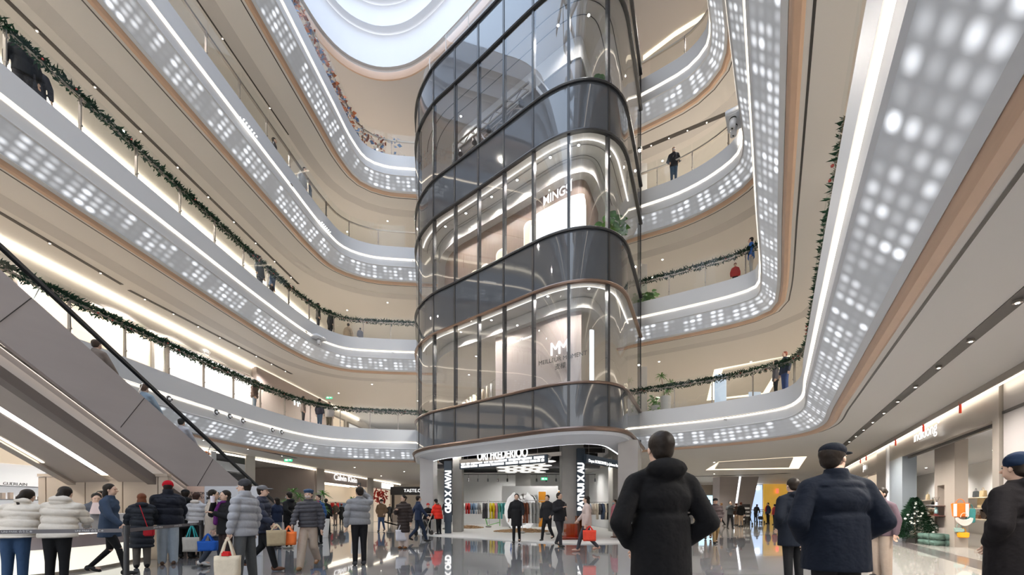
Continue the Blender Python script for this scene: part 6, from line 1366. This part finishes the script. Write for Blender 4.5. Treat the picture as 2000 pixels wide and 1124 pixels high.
person('large foreground person seen from behind in a navy jacket and navy peaked cap', 1632, 3.3, 1.79, -8, top=(.005, .008, .016), low=K, arms=('pocket', 'pocket'), hem=.42, bulk=1.3, cap='cap', capc=(.004, .006, .012), wide=1.1, head=-60, collar=.04, vox=.013)
person('person in a dark navy coat seen from behind left of the navy capped man', 1549, 6.4, 1.74, 5, top=(.007, .010, .017), low=K, arms=('pocket', 'pocket'), hem=.38, bulk=1.25, hood=.9)
person('person with a white face mask in a mauve-brown jacket', 1721, 7.2, 1.63, 100, top=(.10, .07, .085), low=(.34, .27, .22), mask=(.66, .66, .70), arms=('down', 'down'), hem=.47, bulk=1.1, longh=3, lowfl=1.35)
person('foreground person in black cut by the right frame edge, blue knitted hat', 1992, 3.45, 1.72, 10, top=(.006, .005, .006), low=K, arms=('pocket', 'pocket'), hem=.34, bulk=1.45, cap='beanie', capc=(.006, .014, .035), vox=.014, wide=1.15, hood=1.1)
# escalator riders
for i, (Yq, t_, lo_, hr, lab, cp) in enumerate(((9.35, (.25, .2, .17), K, (.05, .03, .02), 'person in pale top riding the escalator, uppermost of the group', None), (9.9, (.06, .06, .07), K, K, 'person in dark grey on the escalator just below the uppermost rider', None), (10.5, (.32, .42, .52), K, (.1, .05, .03), 'person in light blue on the middle of the escalator', None), (11.0, (.35, .06, .07), (.05, .07, .12), K, 'person with a red bag colour on the lower half of the escalator', None), (11.6, (.50, .50, .55), (.05, .08, .14), (.02, .02, .02), 'person in white on the escalator beneath the light blue rider', None), (12.9, (.05, .09, .16), K, (.3, .1, .04), 'person in navy with an orange cap, lowest rider on the escalator', (.7, .2, .04)), (5.75, (.09, .09, .10), K, (.12, .03, .02), 'person in dark grey at the top of the escalator near the frame edge', None))):
    Ya = Yq; X = -10.15+A0*Ya-(.35 if i % 2 else 0); zst = zb(7.73, Ya); zst = math.ceil(zst/.2344)*.2344 if False else zst
    person(lab, 0, Ya, 1.66, 0, z0=zst, X=X, top=t_, low=lo_, hair=hr, cap='cap' if cp else None, capc=cp or K, arms=('fwd', 'down'), bulk=1.1)
# people on the galleries
def up(label, px, sd, k, d, **kw):
    P = paths[sd, k]; u = P.atpx(px, d=d, lo=8 if sd == 'L' else 9); p, n = P.at(u, d); person(label, px, p.y, kw.pop('H', 1.7), kw.pop('yaw', 0), z0=CZ+HL[k]+.66, X=p.x, **kw)
up('person in black on the third-floor gallery at the upper left, left of the pair', 44, 'L', 3, .7, yaw=60, top=K); up('person in dark blue on the third-floor gallery at the upper left, right of the pair', 70, 'L', 3, 1.0, yaw=30, top=(.03, .035, .05))
up('person in dark grey leaning on the third-floor garlanded rail, middle left', 508, 'L', 3, .6, yaw=-90, top=(.12, .13, .14), hem=.4); up('person in blue leaning on the third-floor garlanded rail, right of the grey one', 530, 'L', 3, .7, yaw=-70, top=(.06, .09, .15), lean=10)
up('person in a dark jacket where the third-floor gallery starts to curve', 622, 'L', 3, .8, yaw=-60, top=(.06, .055, .05)); up('person in a black coat with red shoes on the third-floor curve', 646, 'L', 3, 1.0, yaw=-40, top=K, hem=.35, shoe=(.5, .04, .03)); up('person in a tan top far along the third-floor gallery', 680, 'L', 3, 2.2, yaw=10, top=(.30, .24, .18)); up('small child in grey on the third-floor gallery', 704, 'L', 3, 1.2, H=1.1, yaw=30, top=(.15, .15, .18))
up('person in a white padded jacket leaning on the fourth-floor rail', 588, 'L', 4, .6, yaw=-100, top=(.60, .60, .62), lean=15, hood=1); up('person in grey-blue beside the white padded jacket on the fourth floor', 604, 'L', 4, .7, yaw=-80, top=(.15, .18, .22)); up('person in dark clothes on the fourth-floor gallery, small and alone', 535, 'L', 4, .9, yaw=-60, top=(.06, .06, .07))
up('person with bushy dark hair in brown on the second floor by the lit shop', 497, 'L', 2, 1.2, yaw=-60, top=(.08, .05, .04), low=(.25, .3, .36), longh=1, puff=.08, bulk=1.2); up('person with dark hair half hidden by the second-floor garland', 592, 'L', 2, 1.4, yaw=-60, top=(.2, .16, .14)); up('person in navy and jeans on the second floor left of the mannequin', 624, 'L', 2, 1.2, yaw=-20, top=(.03, .03, .045), low=(.06, .10, .16)); up('mannequin-like person in a pale grey jacket and olive trousers on the second floor', 643, 'L', 2, 1.6, yaw=180, top=(.5, .45, .42), low=(.12, .10, .07)); 
person('person in a black jacket, jeans and mask standing at the fourth-floor right balustrade', 1316, 17.6+1.0, 1.72, 165, z0=CZ+HL[4]+.66, top=(.03, .03, .035), low=(.06, .09, .14), mask=(.6, .6, .62), arms=('pocket', 'pocket'), hem=.46)
person('person in a red jacket and knitted hat at the third-floor right balustrade', 1436, 17.8, 1.15, 160, z0=CZ+HL[3]+.66, top=(.45, .04, .04), low=K, cap='beanie', capc=(.2, .1, .1)); person('person in a royal blue jacket at the third-floor right corner', 1467, 16.9, 1.68, 60, z0=CZ+HL[3]+.66, top=(.03, .12, .42), low=(.45, .42, .4))
person('person in dark clothes behind the second-floor right balustrade near the corner', 1533, 15.6, 1.66, 90, z0=CZ+HL[2]+.66, top=(.04, .05, .08), low=(.05, .08, .2), hair=(.2, .06, .04)); person('person in grey with a white bag behind the second-floor right balustrade', 1515, 16.4, 1.62, 60, z0=CZ+HL[2]+.66, top=(.12, .11, .12), low=K)
